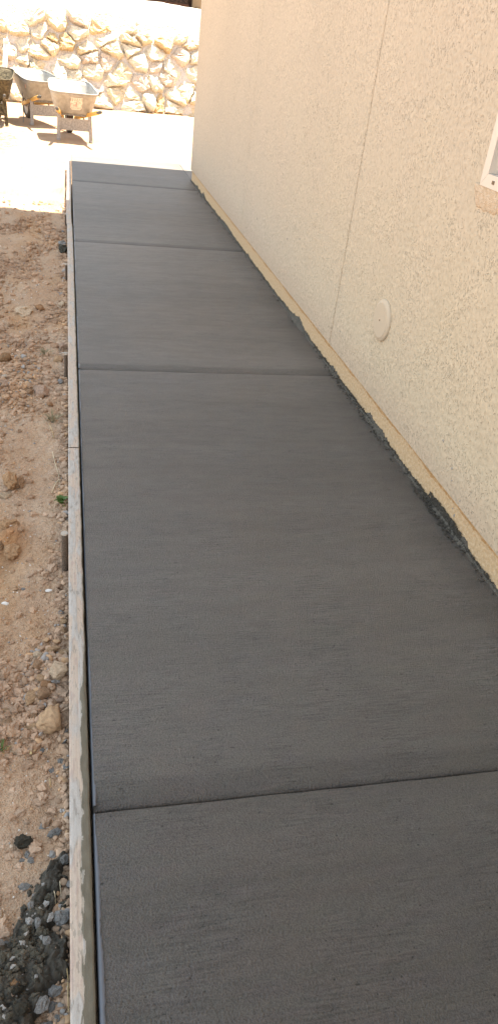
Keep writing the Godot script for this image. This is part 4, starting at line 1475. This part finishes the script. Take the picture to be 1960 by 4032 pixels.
func build_spill() -> void:
	# dark lumpy concrete that slopped over the board
	var nx := 106
	var nz := 212
	var vs := PackedVector3Array()
	var co := PackedColorArray()
	for j in nz:
		for i in nx:
			var p := Vector2(lerpf(-0.235, -0.0235, float(i) / (nx - 1)), lerpf(-0.975, -0.55, float(j) / (nz - 1)))
			var m := spill_cover(p)
			vs.append(Vector3(p.x, dirt_top(p.x, p.y) - 0.004 * (1.0 - m), p.y))
			var dry := clampf(n_fine.get_noise_2d(p.x * 0.6 + 3.0, p.y * 0.6) * 2.0 - 0.2, 0, 1)
			co.append(Color(0.085, 0.077, 0.060).lerp(Color(0.155, 0.142, 0.115), dry))
	M.spill = tri_map(std(Color.WHITE, 0.8), 30.0, M.rock_height, 0.3)
	M.spill.vertex_color_use_as_albedo = true
	var o := put("concrete_spill", sheet(nx, nz, vs, PackedVector2Array(), co), M.spill)
	tag(o, "dark wet lumpy concrete slopped over the board onto the dirt at lower left", "concrete spill")


# ==================================================================== small plants and straws
func leaf_shape(st: SurfaceTool, base: Vector3, dir: Vector3, up: Vector3, ln: float, wd: float) -> void:
	var s := dir.cross(up).normalized()
	var q := []
	for t in [[0.0, 0.12], [0.3, 0.8], [0.6, 1.0], [0.85, 0.6], [1.0, 0.05]]:
		var c: Vector3 = base + dir * ln * t[0] + up * (ln * 0.25 * sin(PI * t[0] * 0.8) - ln * 0.15 * t[0] * t[0])
		q.append([c - s * wd * 0.5 * t[1] + up * wd * 0.12, c, c + s * wd * 0.5 * t[1] + up * wd * 0.12])
	for i in 4:
		quad(st, q[i][0], q[i][1], q[i + 1][1], q[i + 1][0])
		quad(st, q[i][1], q[i][2], q[i + 1][2], q[i + 1][1])

func plant(label: String, x: float, z: float, size: float, count: int, mat: Material, blade: bool, sd: int) -> void:
	var r := RandomNumberGenerator.new()
	r.seed = sd
	var o := thing("weed", label, "weed", Vector3(x, ground_height(x, z) - 0.002, z), 0.0, "small weeds growing in the dirt")
	var st := begin(true)
	for i in 5:
		var a := r.randf() * TAU
		tube(st, [Vector3.ZERO, Vector3(cos(a), 1.2, sin(a)) * size * 0.3, Vector3(cos(a) * 1.3, 2.0, sin(a) * 1.3) * size * 0.3], [0.001, 0.0008, 0.0006], 5)
	put("stem", done(st), mat, o)
	st = begin(true)
	for i in count:
		var a := r.randf() * TAU
		var e := r.randf_range(0.1, 1.1)
		var dir := Vector3(cos(a) * cos(e), sin(e), sin(a) * cos(e))
		var base := Vector3(cos(a), 0, sin(a)) * size * 0.22 * r.randf() + Vector3(0, size * 0.5 * r.randf() * (0.3 if blade else 1.0), 0)
		if blade: leaf_shape(st, base, dir, Vector3.UP, size * r.randf_range(0.5, 1.1), size * 0.06)
		else: leaf_shape(st, base, dir, Vector3.UP, size * r.randf_range(0.3, 0.5), size * r.randf_range(0.14, 0.22))
	put("leaves", done(st), mat, o)

func straw(label: String, pts: Array, rad: float, mat: Material) -> void:
	var path := []
	for p in pts: path.append(Vector3(p[0], dirt_top(p[0], p[1]) + minf(p[2], 0.008), p[1]))
	var st := begin(true)
	tube(st, path, [rad, rad * 0.9, rad * 0.8, rad * 0.5], 6)
	var o := put("straw", done(st), mat)
	tag(o, label, "straw", "dry straws on the dirt")

func build_plants() -> void:
	plant("bright green leafy weed at the board above the round stake", -0.044, -2.28, 0.046, 40, M.leaf, false, 1)
	plant("dark green tuft at the left edge below the rock heap", -0.176, -1.238, 0.026, 16, M.leaf, true, 2)
	plant("grey-green grass tuft out on the dirt near the rounded tan stone", -0.132, -3.63, 0.05, 26, M.dry_leaf, true, 3)
	plant("dried flattened weed near the board below the stony patch", -0.085, -2.92, 0.055, 26, M.dry_leaf, true, 4)
	straw("long bent pale straw lying by the board near its split end", [[-0.082, -2.66, 0.006], [-0.074, -2.58, 0.008], [-0.058, -2.50, 0.008], [-0.052, -2.40, 0.006]], 0.0016, M.straw_pale)
	straw("dry twig crossing the long bent straw", [[-0.055, -2.47, 0.006], [-0.068, -2.42, 0.008], [-0.082, -2.36, 0.006]], 0.002, M.straw_pale)
	straw("yellow thin straw above the split board end", [[-0.10, -2.90, 0.004], [-0.088, -2.84, 0.006], [-0.078, -2.78, 0.003]], 0.0013, M.straw)
	straw("short yellow straw on the dirt under the cement pair", [[-0.066, -1.145, 0.003], [-0.0655, -1.135, 0.004], [-0.065, -1.125, 0.003]], 0.0011, M.straw)
	straw("pale straw sticking up at the spill's upper right", [[-0.042, -0.885, 0.012], [-0.041, -0.875, 0.012], [-0.039, -0.862, 0.008]], 0.0009, M.straw_pale)
	straw("thin straw leaning on the dark spill's right flank", [[-0.053, -0.868, 0.026], [-0.051, -0.860, 0.024], [-0.050, -0.848, 0.018]], 0.0008, M.straw_pale)
	straw("upper pale straw along the board beside the lower spill", [[-0.030, -0.732, 0.012], [-0.028, -0.715, 0.012], [-0.026, -0.700, 0.012]], 0.001, M.straw)
	straw("lower long straw along the board beside the lower spill", [[-0.027, -0.698, 0.012], [-0.0265, -0.675, 0.012], [-0.026, -0.652, 0.012]], 0.001, M.straw)
	straw("brown twig on the dirt left of the spill", [[-0.150, -0.852, 0.004], [-0.149, -0.840, 0.005], [-0.151, -0.828, 0.004]], 0.0014, M.bark)
	# crossed yellow splinters
	var o := thing("wood_splinter", "crossed yellow wood splinters on the dirt below the rock heap", "splinters", Vector3(-0.110, ground_height(-0.110, -1.236) + 0.003, -1.236))
	var st := begin()
	bar(st, Vector3(-0.009, 0, -0.003), Vector3(0.009, 0.002, -0.001), 0.005, 0.0016, 0.0004)
	put("splinter", done(st), M.straw, o)
	st = begin()
	bar(st, Vector3(0.002, 0.003, -0.009), Vector3(-0.002, 0.001, 0.009), 0.005, 0.0016, 0.0004)
	put("splinter", done(st), M.straw, o)


# ==================================================================== gravel
func scatter(called: String, label: String, cat: String, count: int, mesh: Mesh, sd: int, size: Vector2, palette: Array, where: Callable) -> void:
	var r := RandomNumberGenerator.new()
	r.seed = sd
	var mm := MultiMesh.new()
	mm.transform_format = MultiMesh.TRANSFORM_3D
	mm.use_colors = true
	mm.mesh = mesh
	var spots := []
	var tries := 0
	while spots.size() < count and tries < count * 30:
		tries += 1
		var t := lerpf(0.0, 1.0, r.randf())
		var z := -lerpf(0.52, 7.1, pow(t, 1.7))
		var edge := -0.07 + z * 0.09
		var x := lerpf(edge - 0.12, -0.024, r.randf())
		if r.randf() < where.call(x, z) * (1.0 if cat == "cement crumbs" or spill_cover(Vector2(x, z)) < 0.4 else 0.03): spots.append(Vector2(x, z))
	mm.instance_count = spots.size()
	for i in spots.size():
		var p: Vector2 = spots[i]
		var s := lerpf(size.x, size.y, pow(r.randf(), 2.6)) * lerpf(0.85, 1.7, clampf(-p.y / 6.0, 0, 1))
		var b := Basis.from_euler(Vector3(r.randf() * 0.6, r.randf() * TAU, r.randf() * 0.6)).scaled_local(Vector3(s, s * r.randf_range(0.45, 0.8), s * r.randf_range(0.6, 1.0)))
		mm.set_instance_transform(i, Transform3D(b, Vector3(p.x, dirt_top(p.x, p.y) + s * 0.12, p.y)))
		var c: Color = palette[r.randi() % palette.size()]
		var k := r.randf_range(0.8, 1.15)
		if c.a < 0.5:
			# a bit of the dirt itself, a shade darker
			c = ground_color(p.x, p.y, 0.0)
			k = r.randf_range(0.62, 0.98)
		mm.set_instance_color(i, Color(c.r * k, c.g * k, c.b * k))
	var o := MultiMeshInstance3D.new()
	o.name = numbered(called)
	o.multimesh = mm
	if not M.has("gravel"):
		M.gravel = std(Color.WHITE, 0.95)
		M.gravel.vertex_color_use_as_albedo = true
		M.gravel.metallic_specular = 0.25
	o.material_override = M.gravel
	add_child(o)
	tag(o, label, cat, "", "stuff")

func build_gravel() -> void:
	var earth := Color(0, 0, 0, 0)
	var tan := Color(0.55, 0.395, 0.275)
	var brown := Color(0.41, 0.28, 0.19)
	var ochre := Color(0.56, 0.37, 0.22)
	var pale := Color(0.58, 0.47, 0.36)
	var stone := Color(0.36, 0.34, 0.32)
	var white := Color(0.72, 0.68, 0.62)
	var stony := func(x: float, z: float) -> float: return 0.06 + 0.94 * pow(lumpy(x, z), 1.5)
	var even := func(x: float, z: float) -> float: return 0.5
	scatter("gravel", "fine tan and brown gravel grains strewn over the dirt", "gravel", 7000, pebble_meshes[0], 501, Vector2(0.0014, 0.005), [earth, earth, earth, earth, brown, ochre, earth, pale, stone], stony)
	scatter("grit", "thin scatter of pale grit over the whole dirt strip", "grit", 5500, pebble_meshes[1], 502, Vector2(0.0011, 0.0034), [earth, earth, pale, white, stone, brown, earth], even)
	scatter("crumbs", "brown dirt crumbs gathered in the rough patches", "dirt crumbs", 3600, lumps[2], 503, Vector2(0.004, 0.016), [earth, earth, earth, brown, earth], stony)
	var pile := func(x: float, z: float) -> float: return exp(-(pow((x + 0.09) / 0.045, 2.0) + pow((z + 1.43) / 0.12, 2.0))) + 0.8 * exp(-(pow((x + 0.24) / 0.10, 2.0) + pow((z + 3.28) / 0.2, 2.0))) + 0.5 * exp(-(pow((x + 0.035) / 0.015, 2.0)))
	scatter("rubble", "small stones filling the gaps of the rock heaps", "rubble", 1800, rocks_mid[3], 504, Vector2(0.004, 0.0125), [tan, brown, ochre, earth, tan, earth, brown, stone, earth], pile)
	var spill := func(x: float, z: float) -> float: return exp(-(pow((x + 0.085 - (z + 0.8) * -0.35) / 0.035, 2.0) + pow((z + 0.78) / 0.12, 2.0)))
	scatter("cement_crumbs", "grey and dark cement crumbs on and around the spill", "cement crumbs", 520, lumps[5], 505, Vector2(0.0025, 0.011), [Color(0.09, 0.083, 0.064), Color(0.12, 0.11, 0.086), Color(0.10, 0.09, 0.07), Color(0.08, 0.073, 0.056), Color(0.13, 0.12, 0.096), Color(0.10, 0.09, 0.07), Color(0.11, 0.1, 0.08), Color(0.34, 0.33, 0.31)], spill)
